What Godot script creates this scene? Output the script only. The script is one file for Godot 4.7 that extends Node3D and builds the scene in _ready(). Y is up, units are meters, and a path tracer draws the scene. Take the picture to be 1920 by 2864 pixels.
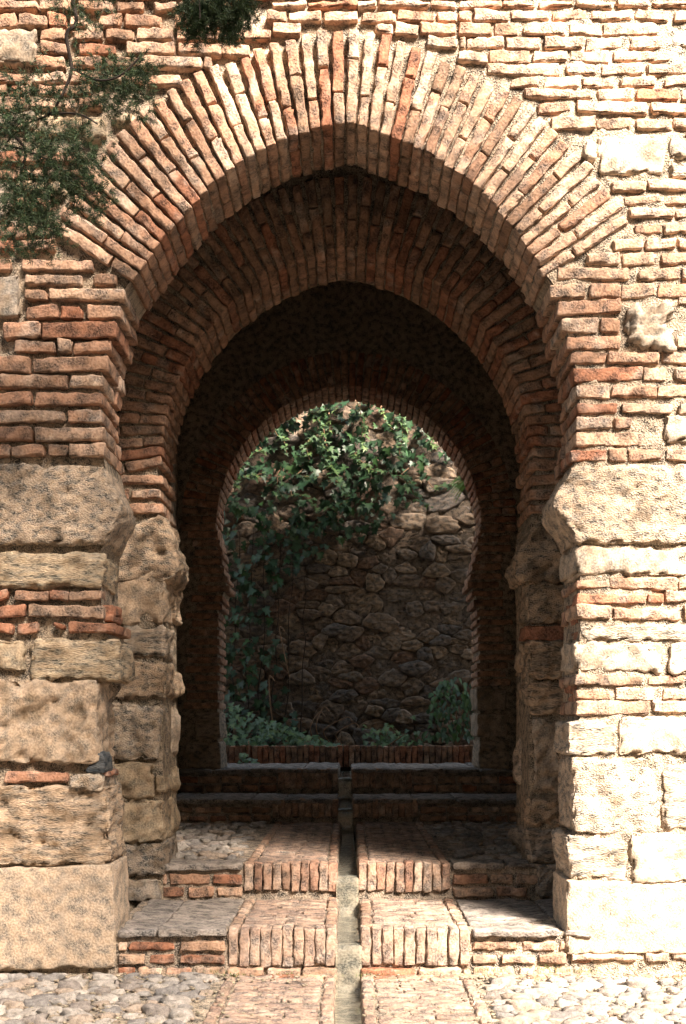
extends Node3D

# survey of the front wall in centimetres: x from the passage axis, y above the paving
# bricks: x0, x1, y0, y1, clay (1 orange, 2 red, 3 pale, 4 brown, 5 buff, on the right of the wall standing in for stronger light)
const WALL_BRICKS := [-164.6,-143.9,440.3,444.9,1,-142.9,-127.3,440.3,444.9,4,-125.3,-109.3,440.3,444.9,1,-107.9,-95.3,440.3,444.9,1,-89.9,-78.9,440.3,444.9,3,-78.6,-73.3,440.3,444.9,0,-67.3,-56.6,440.3,444.9,0,-164.6,-153.6,433,439,1,-152.3,-139.6,433,439,4,-138.9,-130.9,433,439,0,-129.3,-121.3,433,439,0,-115.3,-105.6,433,439,1,-103.6,-86.6,433,439,1,-80.6,-73.9,433,439,1,-64.6,-53.9,433,439,3,-142.6,-131.3,426.7,432,4,-127.3,-114.6,426.7,432,4,-112.6,-99.3,426.7,432,4,-97.6,-81.9,426.7,432,3,-79.9,-63.3,426.7,432,1,-62.3,-55.9,426.7,432,1,-141.9,-129.9,420.3,425.7,1,-124.6,-107.6,420.3,425.7,2,-102.9,-80.9,420.3,425.7,3,-78.9,-59.9,420.3,425.7,1,-59.3,-55.3,420.3,425.7,4,-144.3,-131.3,414,419.3,1,-127.9,-114.6,414,419.3,1,-113.3,-97.6,414,419.3,4,-96.6,-68.6,413.7,419.7,3,-67.6,-63.9,414,419.3,4,-164.6,-147.9,407.7,412.7,1,-146.6,-130.9,407.7,412.7,3,-128.6,-113.9,407.7,412.7,3,-111.9,-94.6,407.7,411.7,3,-93.3,-77.9,406.7,411.3,1,-164.6,-157.3,401.7,406.7,4,-156.3,-147.3,401.7,406.7,2,-142.6,-129.3,401.7,406.7,1,-128.6,-119.3,401.7,406.7,4,-164.6,-149.3,395.3,401,4,-147.9,-125.9,395.3,401,3,-124.6,-113.9,395.3,401,4,-164.6,-152.6,371,376.3,2,-151.3,-138.6,371,376.3,1,-137.3,-123.3,371,376.3,1,-164.6,-153.9,363.7,368.3,1,-152.6,-133.9,363.7,368.3,3,-132.6,-120.6,363.7,368.3,4,-155.3,-138.6,350.3,355,1,-164.6,-154.6,337,342,1,-153.3,-138.6,337,342,4,-164.6,-154.6,330.7,335.7,2,-153.3,-135.3,330.7,335.7,1,-36.1,-21.1,441.7,444.9,3,-20.1,2.6,441.7,444.9,2,2.9,11.3,441.7,444.9,3,12.6,35.9,441.7,444.9,3,36.6,47.9,441.7,444.9,3,-38.7,-29.4,435.3,440.3,4,-28.7,-13.7,435.3,440.3,3,-12.4,2.9,435.3,440.3,3,4.3,19.9,435.3,440.3,1,20.9,38.3,435.3,440.3,1,39.3,47.9,435.3,440.3,1,-58.7,-36.7,427.1,432.3,1,-35.7,-23.4,429.5,435,1,11.3,19.3,430,434.7,3,19.9,30.9,429.7,434.7,3,31.9,47.9,429.3,434.7,1,34.6,48.6,423,428.3,3,-60.1,-46.7,420.3,425.7,4,49.1,68.5,441.7,444.9,1,69.1,83.8,441.7,444.9,1,85.8,101.8,441.7,444.9,1,103.5,119.1,441.7,444.9,5,121.5,135.8,441.7,444.9,5,137.8,159.1,441.7,444.9,5,49.1,55.1,435.7,440.7,1,56.5,72.1,435.7,440.7,1,73.1,90.1,435.7,440.7,1,92.1,107.8,435.7,440.7,1,109.5,128.5,435.7,440.7,5,130.1,145.1,435.7,440.7,5,147.8,159.1,435.7,440.7,5,49.1,64.5,429,435,1,65.8,76.5,429,435,4,78.5,98.1,429,435,3,99.5,114.8,429,435,3,115.1,140.5,429,435,5,49.1,51.8,422.7,428.7,3,53.1,69.8,422.7,428.7,3,70.5,86.5,422.7,428.7,3,88.5,105.8,422.7,428.7,5,106.8,126.1,422.7,428.7,5,127.5,141.8,422.7,428.7,5,49.1,62.1,416.7,422.3,3,62.8,81.8,416.7,422.3,1,83.5,98.8,416.7,422.3,3,100.1,118.5,416.7,422.3,5,119.8,146.5,416.7,422.3,5,62.5,95.1,411,416.3,3,98.5,112.1,411,416.3,3,113.8,133.8,411,416.3,5,135.1,159.1,411,416.3,5,73.1,85.8,405.3,410.3,3,87.8,103.8,405.3,410.3,3,105.8,120.8,405.3,410.3,5,123.1,139.5,405.3,410.3,5,143.1,159.1,405.3,410.3,5,78.8,110.1,399.7,404.7,3,113.1,129.1,399.7,404.7,5,130.1,149.8,399.7,404.7,2,150.8,159.1,399.7,404.7,5,85.1,100.8,393.3,398.7,1,103.1,135.8,393.3,398.7,5,136.8,159.1,393.3,398.7,5,91.8,111.5,385.7,391.7,3,111.8,128.1,385.7,391.7,5,129.8,146.8,385.7,391.7,5,147.5,159.1,385.7,391.7,5,119.1,134.8,357.7,363,5,135.8,159.1,357.7,363,5,124.8,142.1,351.7,356.3,3,142.8,159.1,351.7,356.3,5,126.8,147.8,345.7,349.7,3,148.5,159.1,345.7,349.7,3,129.5,142.5,338.3,343.7,1,143.1,159.1,338.3,343.7,5,119.8,133.5,331,336.3,5,134.1,148.1,331,336.3,5,149.8,159.1,331,336.3,5,107.8,123.1,324,330,3,123.8,139.1,324,330,5,141.5,159.1,324,330,5,94.5,127.1,317,322.7,3,131.5,150.5,317,322.7,5,151.1,159.1,317,322.7,5,90.8,107.1,309,315.7,3,109.1,123.1,309,315.7,1,123.8,138.8,309,315.7,5,140.1,159.1,309,315.7,1,94.5,122.8,301.3,308,1,149.1,159.1,305.3,311.7,5,95.8,112.8,293,300,3,113.8,122.8,293,300,1,98.5,123.1,285.3,292,1,149.1,159.1,285.3,292,5,100.1,116.5,278.7,284.3,1,117.5,140.8,278.7,284.3,1,142.5,159.1,278.7,284.3,5,101.5,132.8,271,277.3,2,133.5,143.5,271,277.3,5,147.8,159.1,271,277.3,5,102.8,118.1,263.3,269.3,3,119.1,139.8,263.3,269.3,1,140.5,159.1,263.3,269.3,5,103.1,121.8,256,261.3,2,123.1,147.1,256,261.3,3,149.8,159.1,256,261.3,5,102.8,119.1,248.7,254.3,3,119.8,128.5,248.7,254.3,1,102.1,133.1,241,247.7,3,100.1,116.6,234,240,2,117.5,125.5,234,240,3,126.1,142.1,234,240,1,143.8,159.1,234,240,5,-164.6,-155.9,321.7,327,1,-150.9,-117.9,321.7,327,3,-149.6,-123.6,314.7,320,3,-117.9,-107.6,314.7,320,1,-149.6,-138.9,307.7,313.2,4,-137.9,-103.6,307.7,313.2,3,-148.6,-133.9,299.5,305.7,1,-132.9,-123.3,299.5,305.7,2,-120.9,-105.6,299.5,305.7,1,-159.3,-142.6,290.7,298,1,-141.6,-107.9,290.7,298,2,-153.6,-135.9,284,290,4,-134.3,-127.9,284,290,3,-126.9,-110.3,284,290,1,-164.6,-146.3,274.8,282.3,1,-145.3,-111.3,274.8,282.3,1,-164.6,-129.9,268,274.1,1,-128.6,-113.6,268,274.1,3,-164.6,-146.6,260,266,1,-144.9,-114.3,260,266,1,-164.6,-131.3,252.1,257.9,3,-129.9,-113.9,252.1,257.9,1,-164.6,-145.6,243.5,250.1,1,-144.6,-113.1,243.5,250.1,3,-164.6,-156.6,236.5,242.3,1,-155.9,-140.3,236.5,242.3,1,-138.9,-129.9,236.5,242.3,4,-128.9,-112.6,236.5,242.3,3,-164.6,-156.9,170.7,175.3,2,-153.9,-137.9,170.7,175.3,1,-137.6,-129.6,170.7,175.3,2,-128.6,-114.6,170.7,175.3,3,-164.6,-149.3,163,168.7,2,-147.9,-112.9,163,168.7,3,-164.6,-155.3,155.7,161,2,-152.6,-143.3,155.7,161,2,-135.9,-131.3,157.7,160.7,2,-129.3,-108.9,155.7,161,2,-158.3,-129.3,87.5,92.3,2,103.1,117.5,176,180.2,1,118.1,148.8,175.3,181.7,5,149.8,159.1,175.7,181,5,103.1,134.8,168.9,173.7,2,135.5,142.5,169,174,2,143.8,159.1,169.7,175,5,102.5,118.5,162,169.3,5,119.5,151.1,161.5,167.3,1,152.1,159.1,162,169.3,5,101.8,132.8,131.8,136.7,3,135.8,152.5,131.8,136.7,1,153.5,159.1,131.8,136.7,5,103.1,118.5,125.3,130,1,120.8,138.5,125.1,130.7,5,142.8,159.1,125.1,130.7,3,102.8,136.8,118.5,124.9,3,137.5,159.1,118.5,124.9,3,100.5,130.8,5.2,9.3,3,135.1,145.1,5.2,9.8,5,146.8,159.1,5.2,9.3,5]
# blocks: x0, x1, y0, y1, stone (1 yellow, 2 grey, 3 white, 4 crumbled, 5 pitted, 6 sawn)
const WALL_BLOCKS := [-166.6,-144.6,415.7,432,0,-144.6,-123.3,383.7,393.7,1,-166.6,-145.3,385.7,393.7,0,-166.6,-156.6,345,362.3,2,-154.6,-131.3,355.7,362.3,1,-123.3,-112.6,381,391.7,1,-109.9,-98.6,387.7,394.3,1,-166.6,-151.3,300.7,319.3,2,112.5,143.8,365,382.7,3,144.8,161.8,371.7,383,3,106.5,111.9,372.3,381,3,144.8,161.8,363.3,371,3,145.8,161.8,423,432.3,3,124.1,148.5,285,306,4,143.1,161.8,243.3,256.7,3,-166.6,-112.5,177.5,193.3,1,-166.6,-149.1,137.3,153,1,-146.9,-106.5,134.2,152.7,1,-166.6,-116.1,95,134.7,5,-128.5,-113.1,83,92.3,3,-166.6,-111.1,49.7,86.3,5,-166.6,-108.3,2,49.2,6,102.8,161.8,182.2,195.7,3,104.1,161.8,152,160.7,3,101.8,144.1,137.1,151.7,3,144.8,161.8,137,151.3,3,98.3,120.8,99.5,116.3,3,121.5,161.8,99.5,117.5,3,101.1,141.1,63.5,98.5,3,141.9,161.8,65.7,97.3,3,98.9,126.1,42.5,62.8,3,127.1,161.8,42.5,64.5,3,98.6,161.8,10,42.1,6]
const INTRADOS := [-99.6,316.4,-96.2,321.6,-92,327.6,-87.2,334.4,-81.2,341.6,-77.2,345.6,-73.2,350,-69.6,354.4,-65.6,358.6,-62,362.4,-57.2,365.6,-52,369.6,-47.4,372.2,-42.8,375,-36.8,378.2,-31.4,380.6,-26.8,382.6,-20.8,384.6,-13.4,386.6,-8,388,-2.8,388.4,2.6,387.6,9.2,385.6,16,383.4,21.2,381.4,28,378.4,32,376,41.2,371,46,367.8,51.8,363.8,55.8,360.4,59.2,357.4,63.2,353.4,66.4,349,70.4,344.6,74.4,340.2,77.8,336,81.2,331.4,84.4,325,87.8,318]
const EXTRADOS := [-137,339,-133.6,349,-125.6,362,-119.6,370.6,-114.6,376.4,-109.2,382.4,-96.6,394,-84,404,-78,408,-71.2,411.8,-64,415,-58,417,-49.4,420.2,-44,423.4,-36,426.6,-29.4,428.4,-20.8,430.4,-12,431.8,-5.4,432.4,1.2,432.2,8.6,431.6,16.6,429.8,25.2,426.6,34,423.4,40.6,420.2,47.2,416.6,55.8,412.6,62.4,409,70.4,405.4,77.2,400.6,83.2,396.2,87.8,391,93.8,385,100.4,379.6,106.4,373.6,110.4,367.4,114.4,362,120.4,355.6,124.4,351,128.8,342.6]
const JAMB_LEFT := [-108.2,-3,-108.2,49.4,-111,49.8,-111,85.6,-113.4,87,-113.6,93.6,-115.8,95,-115.8,133,-108.2,135.4,-107.4,151,-110.6,157,-112.6,165,-113,193.4,-111.2,195.8,-104,213.8,-110.8,232,-112.6,243,-113.6,255,-114,265,-113,275,-110.6,285,-108,296,-105.2,305.6,-102.6,312]
const JAMB_RIGHT := [91,314,93.8,305.6,96.2,296,98.6,285,101,275,102.4,265,103,256,103,247,101.8,241,99.8,232.6,92.6,215,101.8,197,102.6,182.4,102.6,161,101.8,137,102.8,117,98.6,116,98.6,99,101.2,98,101.2,64,98.8,62.6,98.4,-3]
# blocks of the inner piers, same layout (9 is a brick)
const PIER_BLOCKS := [-131.9,-98.4,167,196.3,5,-131.9,-99.8,148.7,166.5,4,-133,-99.5,126.7,147.1,5,-134.2,-100.5,94.4,125.3,4,-131.9,-105.4,75.2,93,1,-104.4,-98.8,76.4,87.4,1,-131.9,-100.5,51.3,74.3,1,-131.9,-99.1,32.3,50.6,2,-131.9,-101.9,19.4,31.2,2,94.1,123.4,167.9,190.9,5,92.5,123.4,159,167,9,94.1,123.4,138,158.1,5,94.1,123.4,118.3,137,5,96.5,123.4,77.5,116.9,4,94.1,123.4,59,76.1,5,94.1,123.4,40.1,57.9,2,98.6,123.4,21.3,38.7,2]

var rng := RandomNumberGenerator.new()
var soft := FastNoiseLite.new()
var pits := FastNoiseLite.new()
var M := {}
var taken := {}

const EYE := 1.15
const CLAY := [Color(.47, .285, .19), Color(.475, .295, .20), Color(.41, .195, .12), Color(.55, .39, .28), Color(.36, .235, .16), Color(.55, .385, .27)]
const ROCK := [Color(.46, .38, .29), Color(.53, .43, .30), Color(.40, .345, .28), Color(.55, .46, .355), Color(.55, .465, .365), Color(.50, .39, .28), Color(.54, .435, .325)]


# ---------------------------------------------------------------- helpers
func numbered(called: String) -> String:
	taken[called] = taken.get(called, -1) + 1
	return called if taken[called] == 0 else "%s_%03d" % [called, taken[called]]

func tag(o: Node3D, label: String, category: String, group := "", kind := "") -> void:
	if label: o.set_meta("label", label)
	if category: o.set_meta("category", category)
	if group: o.set_meta("group", group)
	if kind: o.set_meta("kind", kind)

func thing(called: String, label: String, category: String, at := Vector3.ZERO, group := "") -> Node3D:
	var o := Node3D.new()
	o.name = numbered(called)
	add_child(o)
	o.position = at
	tag(o, label, category, group)
	return o

func put(called: String, mesh: Mesh, m: Material, parent: Node3D, at := Vector3.ZERO) -> MeshInstance3D:
	var o := MeshInstance3D.new()
	o.name = numbered(called) if parent == self else called
	o.mesh = mesh
	o.material_override = m
	parent.add_child(o, true)
	var base := Vector3.ZERO
	var p: Node3D = parent
	while p != self:
		base += p.position
		p = p.get_parent()
	o.position = at - base
	return o

func cuts(length: float, r: float, step: float) -> PackedFloat32Array:
	var h := length / 2.0
	var a := PackedFloat32Array([-h, -h + r * .42])
	var n := maxi(1, int(round((length - 2.0 * r) / step)))
	for i in n + 1:
		a.append(-h + r + (length - 2.0 * r) * i / n)
	a.append(h - r * .42)
	a.append(h)
	return a

# A weathered block between eight corners (back bl br tr tl, front bl br tr tl): rounded edges, uneven faces, its tone in the vertices.
# opt: step, r, amp, freq, fine, pit, stain (Color), stain_at
func solid(c: Array, tint: Color, opt: Dictionary) -> Array:
	var mid := Vector3.ZERO
	for p: Vector3 in c: mid += p / 8.0
	var ex: Vector3 = (c[1] + c[2] + c[5] + c[6] - c[0] - c[3] - c[4] - c[7]) / 4.0
	var ey: Vector3 = (c[2] + c[3] + c[6] + c[7] - c[0] - c[1] - c[4] - c[5]) / 4.0
	var ez: Vector3 = (c[4] + c[5] + c[6] + c[7] - c[0] - c[1] - c[2] - c[3]) / 4.0
	var size := Vector3(ex.length(), ey.length(), ez.length())
	var ax := ex.normalized()
	var ay := ey.normalized()
	var az := ez.normalized()
	var step: float = opt.get("step", .03)
	var r: float = minf(opt.get("r", .008), minf(size.x, minf(size.y, size.z)) * .45)
	var amp: float = opt.get("amp", .003)
	var freq: float = opt.get("freq", 11.0)
	var fine: float = opt.get("fine", amp * .5)
	var pit: float = opt.get("pit", 0.0)
	var chip: float = opt.get("chip", 0.0)
	var mottle: float = opt.get("mottle", 1.0)
	var crease: float = opt.get("crease", 0.0)
	var stain: Color = opt.get("stain", tint)
	var stain_at: float = opt.get("stain_at", .25)
	var xs := cuts(size.x, r, step)
	var ys := cuts(size.y, r, step)
	var zs := cuts(size.z, r, maxf(step, opt.get("zstep", .05)))
	var nx := xs.size()
	var ny := ys.size()
	var nz := zs.size()
	var ids := PackedInt32Array()
	ids.resize(nx * ny * nz)
	ids.fill(-1)
	var V := PackedVector3Array()
	var C := PackedColorArray()
	var inner := size / 2.0 - Vector3(r, r, r)
	for k in nz:
		for j in ny:
			for i in nx:
				if i > 0 and i < nx - 1 and j > 0 and j < ny - 1 and k < nz - 1:
					continue
				var p := Vector3(xs[i], ys[j], zs[k])
				var q := p.clamp(-inner, inner)
				var n := (p - q).normalized()
				p = q + n * r
				var u := p.x / size.x + .5
				var v := p.y / size.y + .5
				var w := p.z / size.z + .5
				var a: Vector3 = (c[0].lerp(c[1], u)).lerp(c[3].lerp(c[2], u), v)
				var b: Vector3 = (c[4].lerp(c[5], u)).lerp(c[7].lerp(c[6], u), v)
				var g := a.lerp(b, w)
				var nw := ax * n.x + ay * n.y + az * n.z
				var low := soft.get_noise_3dv(g * freq)
				var high := soft.get_noise_3dv(g * freq * 4.3 + Vector3(31, 7, 3))
				var d := amp * low * 1.6 + fine * high * 1.6
				if chip > 0.0 and absf(n.x) + absf(n.y) + absf(n.z) > 1.15:
					d -= chip * smoothstep(.12, .5, soft.get_noise_3dv(g * 19.0 + Vector3(2, 60, 8)))
				if crease > 0.0:
					d -= crease * pow(1.0 - absf(soft.get_noise_3dv(g * Vector3(3.2, 6.5, 3.2) + Vector3(44, 5, 0))), 9.0)
				if pit > 0.0:
					var t := pits.get_noise_3dv(g * Vector3(26, 38, 26))
					d -= pit * smoothstep(.3, .46, t)
					d -= pit * 1.4 * smoothstep(.4, .6, soft.get_noise_3dv(g * 9.0 + Vector3(5, 50, 9)))
				V.append(g + nw * d - mid)
				var tone := 1.0 + mottle * (.16 * soft.get_noise_3dv(g * 16.0 + Vector3(9, 9, 40)) + .12 * high)
				var s := smoothstep(stain_at, stain_at + .35, soft.get_noise_3dv(g * 7.0 + Vector3(70, 1, 2)) + .35 * high)
				var col := tint.lerp(stain, s)
				C.append(Color(col.r * tone, col.g * tone, col.b * tone))
				ids[(k * ny + j) * nx + i] = V.size() - 1
	var I := PackedInt32Array()
	for k in nz - 1:
		for j in ny - 1:
			quad(I, ids, (k * ny + j) * nx, ((k + 1) * ny + j) * nx, ((k + 1) * ny + j + 1) * nx, (k * ny + j + 1) * nx)
			var e := nx - 1
			quad(I, ids, ((k + 1) * ny + j) * nx + e, (k * ny + j) * nx + e, (k * ny + j + 1) * nx + e, ((k + 1) * ny + j + 1) * nx + e)
		for i in nx - 1:
			var t := ny - 1
			quad(I, ids, (k * ny) * nx + i, (k * ny) * nx + i + 1, ((k + 1) * ny) * nx + i + 1, ((k + 1) * ny) * nx + i)
			quad(I, ids, ((k + 1) * ny + t) * nx + i, ((k + 1) * ny + t) * nx + i + 1, (k * ny + t) * nx + i + 1, (k * ny + t) * nx + i)
	for j in ny - 1:
		for i in nx - 1:
			var f := (nz - 1) * ny
			quad(I, ids, (f + j) * nx + i, (f + j) * nx + i + 1, (f + j + 1) * nx + i + 1, (f + j + 1) * nx + i)
	return [shaped(V, I, C), mid]

func quad(I: PackedInt32Array, ids: PackedInt32Array, a: int, b: int, c: int, d: int) -> void:
	for t in [a, c, b, a, d, c]: I.append(ids[t])

func shaped(V: PackedVector3Array, I: PackedInt32Array, C := PackedColorArray()) -> ArrayMesh:
	var N := PackedVector3Array()
	N.resize(V.size())
	for t in range(0, I.size(), 3):
		var n := (V[I[t + 2]] - V[I[t]]).cross(V[I[t + 1]] - V[I[t]])
		N[I[t]] += n
		N[I[t + 1]] += n
		N[I[t + 2]] += n
	for i in N.size(): N[i] = N[i].normalized()
	var arrays := []
	arrays.resize(Mesh.ARRAY_MAX)
	arrays[Mesh.ARRAY_VERTEX] = V
	arrays[Mesh.ARRAY_NORMAL] = N
	arrays[Mesh.ARRAY_INDEX] = I
	if C.size(): arrays[Mesh.ARRAY_COLOR] = C
	var m := ArrayMesh.new()
	m.add_surface_from_arrays(Mesh.PRIMITIVE_TRIANGLES, arrays)
	return m

# corners of an upright block whose front face is the given quad (bl br tr tl), reaching back by depth
func upright(f: Array, z: float, depth: float) -> Array:
	var c := []
	for p: Vector2 in f: c.append(Vector3(p.x, p.y, z - depth))
	for p: Vector2 in f: c.append(Vector3(p.x, p.y, z))
	return c

func rect(x0: float, x1: float, y0: float, y1: float, j := 0.0) -> Array:
	var q := [Vector2(x0, y0), Vector2(x1, y0), Vector2(x1, y1), Vector2(x0, y1)]
	for i in 4: q[i] += Vector2(rng.randf_range(-j, j), rng.randf_range(-j, j))
	return q

# corners of a block lying in a floor: x0..x1, z from near to far, top at y
func lying(x0: float, x1: float, near: float, far: float, y: float, thick: float, j := 0.0) -> Array:
	var c := []
	for h in [y - thick, y]:
		c.append(Vector3(x0, h, near)); c.append(Vector3(x1, h, near)); c.append(Vector3(x1, h, far)); c.append(Vector3(x0, h, far))
	for i in 8: c[i] += Vector3(rng.randf_range(-j, j), rng.randf_range(-j, j) * .6, rng.randf_range(-j, j))
	return c

func clay(kind: int) -> Color:
	var c: Color = CLAY[kind]
	if kind == 0: c = CLAY[[1, 1, 3, 4, 2][rng.randi() % 5]]
	c = c.lerp(CLAY[rng.randi_range(1, 5)], rng.randf() * .28)
	var t := rng.randf_range(.84, 1.12)
	return Color(c.r * t, c.g * t, c.b * t)

func brick(parent: Node3D, c: Array, tint: Color, called := "brick", extra := {}) -> MeshInstance3D:
	var opt := {"step": .022, "zstep": .06, "r": rng.randf_range(.005, .010), "chip": .011, "amp": .0038, "freq": rng.randf_range(9, 15), "fine": .0022, "stain": tint.lerp(Color(.62, .52, .42) * (tint.r / .48), rng.randf_range(.2, .6)), "stain_at": rng.randf_range(.05, .45)}
	if rng.randf() < .3: opt.stain = tint.lerp(Color(.12, .085, .06), rng.randf_range(.3, .6))
	opt.merge(extra, true)
	var s := solid(c, tint, opt)
	return put(called, s[0], M.brick, parent, s[1])

func block(parent: Node3D, c: Array, tint: Color, called := "stone_block", extra := {}) -> MeshInstance3D:
	var t := rng.randf_range(.9, 1.08)
	tint = Color(tint.r * t, tint.g * t, tint.b * t)
	var opt := {"step": .016, "r": .014, "amp": .005, "freq": 6.0, "fine": .0022, "pit": .007, "chip": .02, "crease": .006, "stain": tint.lerp(Color(.20, .145, .09), .5), "stain_at": .2}
	opt.merge(extra, true)
	var s := solid(c, tint, opt)
	return put(called, s[0], M.sawn if opt.get("sawn", false) else [M.stone, M.strata, M.sawn][rng.randi() % 3], parent, s[1])

func line(flat: Array, unit := .01) -> PackedVector2Array:
	var a := PackedVector2Array()
	for i in range(0, flat.size(), 2): a.append(Vector2(flat[i], flat[i + 1]) * unit)
	return a

func along(p: PackedVector2Array, t: float) -> Vector2:
	var total := 0.0
	for i in p.size() - 1: total += p[i].distance_to(p[i + 1])
	var left := clampf(t, 0, 1) * total
	for i in p.size() - 1:
		var d := p[i].distance_to(p[i + 1])
		if left <= d: return p[i].lerp(p[i + 1], left / maxf(d, 1e-6))
		left -= d
	return p[p.size() - 1]

func length_of(p: PackedVector2Array) -> float:
	var total := 0.0
	for i in p.size() - 1: total += p[i].distance_to(p[i + 1])
	return total

# the rubble and mortar core of a wall with an opening: front sheet, lining of the opening, back sheet
func core(hole: PackedVector2Array, box: Rect2, z0: float, z1: float, cell: float, rough: float, tint: Color) -> ArrayMesh:
	var V := PackedVector3Array()
	var I := PackedInt32Array()
	var C := PackedColorArray()
	for side in 2:
		var z := z0 if side == 0 else z1
		var step := cell if side == 0 else .12
		var nx := int(ceil(box.size.x / step))
		var ny := int(ceil(box.size.y / step))
		var at := PackedVector2Array()
		var out := PackedByteArray()
		for j in ny + 1:
			for i in nx + 1:
				var p := box.position + Vector2(box.size.x * i / nx, box.size.y * j / ny)
				at.append(p)
				out.append(0 if Geometry2D.is_point_in_polygon(p, hole) else 1)
		var ids := PackedInt32Array()
		ids.resize(at.size())
		ids.fill(-1)
		for j in ny:
			for i in nx:
				var q := [j * (nx + 1) + i, j * (nx + 1) + i + 1, (j + 1) * (nx + 1) + i + 1, (j + 1) * (nx + 1) + i]
				if out[q[0]] + out[q[1]] + out[q[2]] + out[q[3]] == 0: continue
				for id: int in q:
					if ids[id] >= 0: continue
					var p := at[id]
					if out[id] == 0:
						var best := 1e9
						var to := p
						for s in hole.size():
							var h := Geometry2D.get_closest_point_to_segment(p, hole[s], hole[(s + 1) % hole.size()])
							if h.distance_squared_to(p) < best:
								best = h.distance_squared_to(p)
								to = h
						p = to
					var g := Vector3(p.x, p.y, z)
					if side == 0:
						if cell < .03: g.z -= .014 * smoothstep(.35, -.5, g.x) - .014 * smoothstep(.0, 1.2, g.x)
						g.z += rough * (1.5 * soft.get_noise_3dv(g * 7.0) + .8 * soft.get_noise_3dv(g * 31.0))
					ids[id] = V.size()
					V.append(g)
					var tone := 1.0 + .22 * soft.get_noise_3dv(g * 9.0 + Vector3(3, 80, 1))
					C.append(Color(tint.r * tone, tint.g * tone, tint.b * tone))
				if side == 0: quad(I, ids, q[0], q[1], q[2], q[3])
				else: quad(I, ids, q[3], q[2], q[1], q[0])
	var n := 8
	var first := V.size()
	for i in hole.size():
		for k in n + 1:
			var g := Vector3(hole[i].x, hole[i].y, lerpf(z0, z1, float(k) / n))
			V.append(g)
			C.append(tint)
	for i in hole.size():
		var a := first + i * (n + 1)
		var b := first + ((i + 1) % hole.size()) * (n + 1)
		for k in n:
			for t in [a + k, b + k, b + k + 1, a + k, b + k + 1, a + k + 1]: I.append(t)
	return shaped(V, I, C)

func grown(p: PackedVector2Array, d: float) -> PackedVector2Array:
	var best := Geometry2D.offset_polygon(p, d)
	return best[0]

# a ring of voussoirs between two curves; each is a long and a short brick, and the soffit goes back by depth
func ring(parent: Node3D, inner: PackedVector2Array, outer: PackedVector2Array, z: float, depth: float, pitch: float, dull: float, called := "voussoir") -> void:
	var n := int(round(length_of(inner) / pitch))
	for i in n:
		var t := (i + .5) / n
		var a := along(inner, t)
		var b := along(outer, t)
		var d := (b - a).normalized()
		var s := Vector2(d.y, -d.x)
		var w := pitch * rng.randf_range(.80, .88)
		var w2 := w * rng.randf_range(1.0, 1.14)
		var full := a.distance_to(b) - rng.randf_range(0, .015)
		var split := full * (.33 if i % 2 == 0 else .64) + rng.randf_range(-.02, .02)
		if rng.randf() < .15: split = full * rng.randf_range(.4, .55)
		a -= d * rng.randf_range(-.004, .006)
		var right := smoothstep(-.1, .9, a.x)
		for k in 2:
			var f := 0.0 if k == 0 else split + rng.randf_range(.004, .010)
			var g := split if k == 0 else full
			var wa := lerpf(w, w2, f / full) / 2.0
			var wb := lerpf(w, w2, g / full) / 2.0
			var q := [a + d * f - s * wa, a + d * f + s * wa, a + d * g + s * wb, a + d * g - s * wb]
			q = [q[0], q[1], q[2], q[3]]
			var kind: int = ([1, 1, 3, 3, 2, 4, 3] if z > -.5 else [1, 2, 4, 4, 1, 2, 1])[rng.randi() % 7]  # browner clay on inner rings puts some passage shade into the colour
			if z > -.5 and rng.randf() < right * .6: kind = [3, 5, 3][rng.randi() % 3]  # paler bricks to the right put the stronger light there into colour
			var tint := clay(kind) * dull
			var proud := rng.randf_range(-.004, .006)
			var back := (depth * (.64 if i % 2 == 1 else .34)) if k == 0 else .14
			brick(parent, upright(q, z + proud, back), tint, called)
			if k == 0:
				brick(parent, upright([q[0] + d * rng.randf_range(-.004, .006), q[1] + d * rng.randf_range(-.004, .006), a + d * .12 + s * wa, a + d * .12 - s * wa], z - back - .008, depth - back - .012), clay(kind) * dull, called)


# ---------------------------------------------------------------- surfaces
func bytes_of(kind: int, freq: float, seed_: int, octaves := 4, size := 512) -> PackedByteArray:
	var n := FastNoiseLite.new()
	n.noise_type = kind
	n.frequency = freq
	n.seed = seed_
	n.fractal_octaves = octaves
	if kind == FastNoiseLite.TYPE_CELLULAR:
		n.cellular_return_type = FastNoiseLite.RETURN_DISTANCE
		n.fractal_type = FastNoiseLite.FRACTAL_NONE
	var im := n.get_seamless_image(size, size)
	im.convert(Image.FORMAT_L8)
	return im.get_data()

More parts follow.
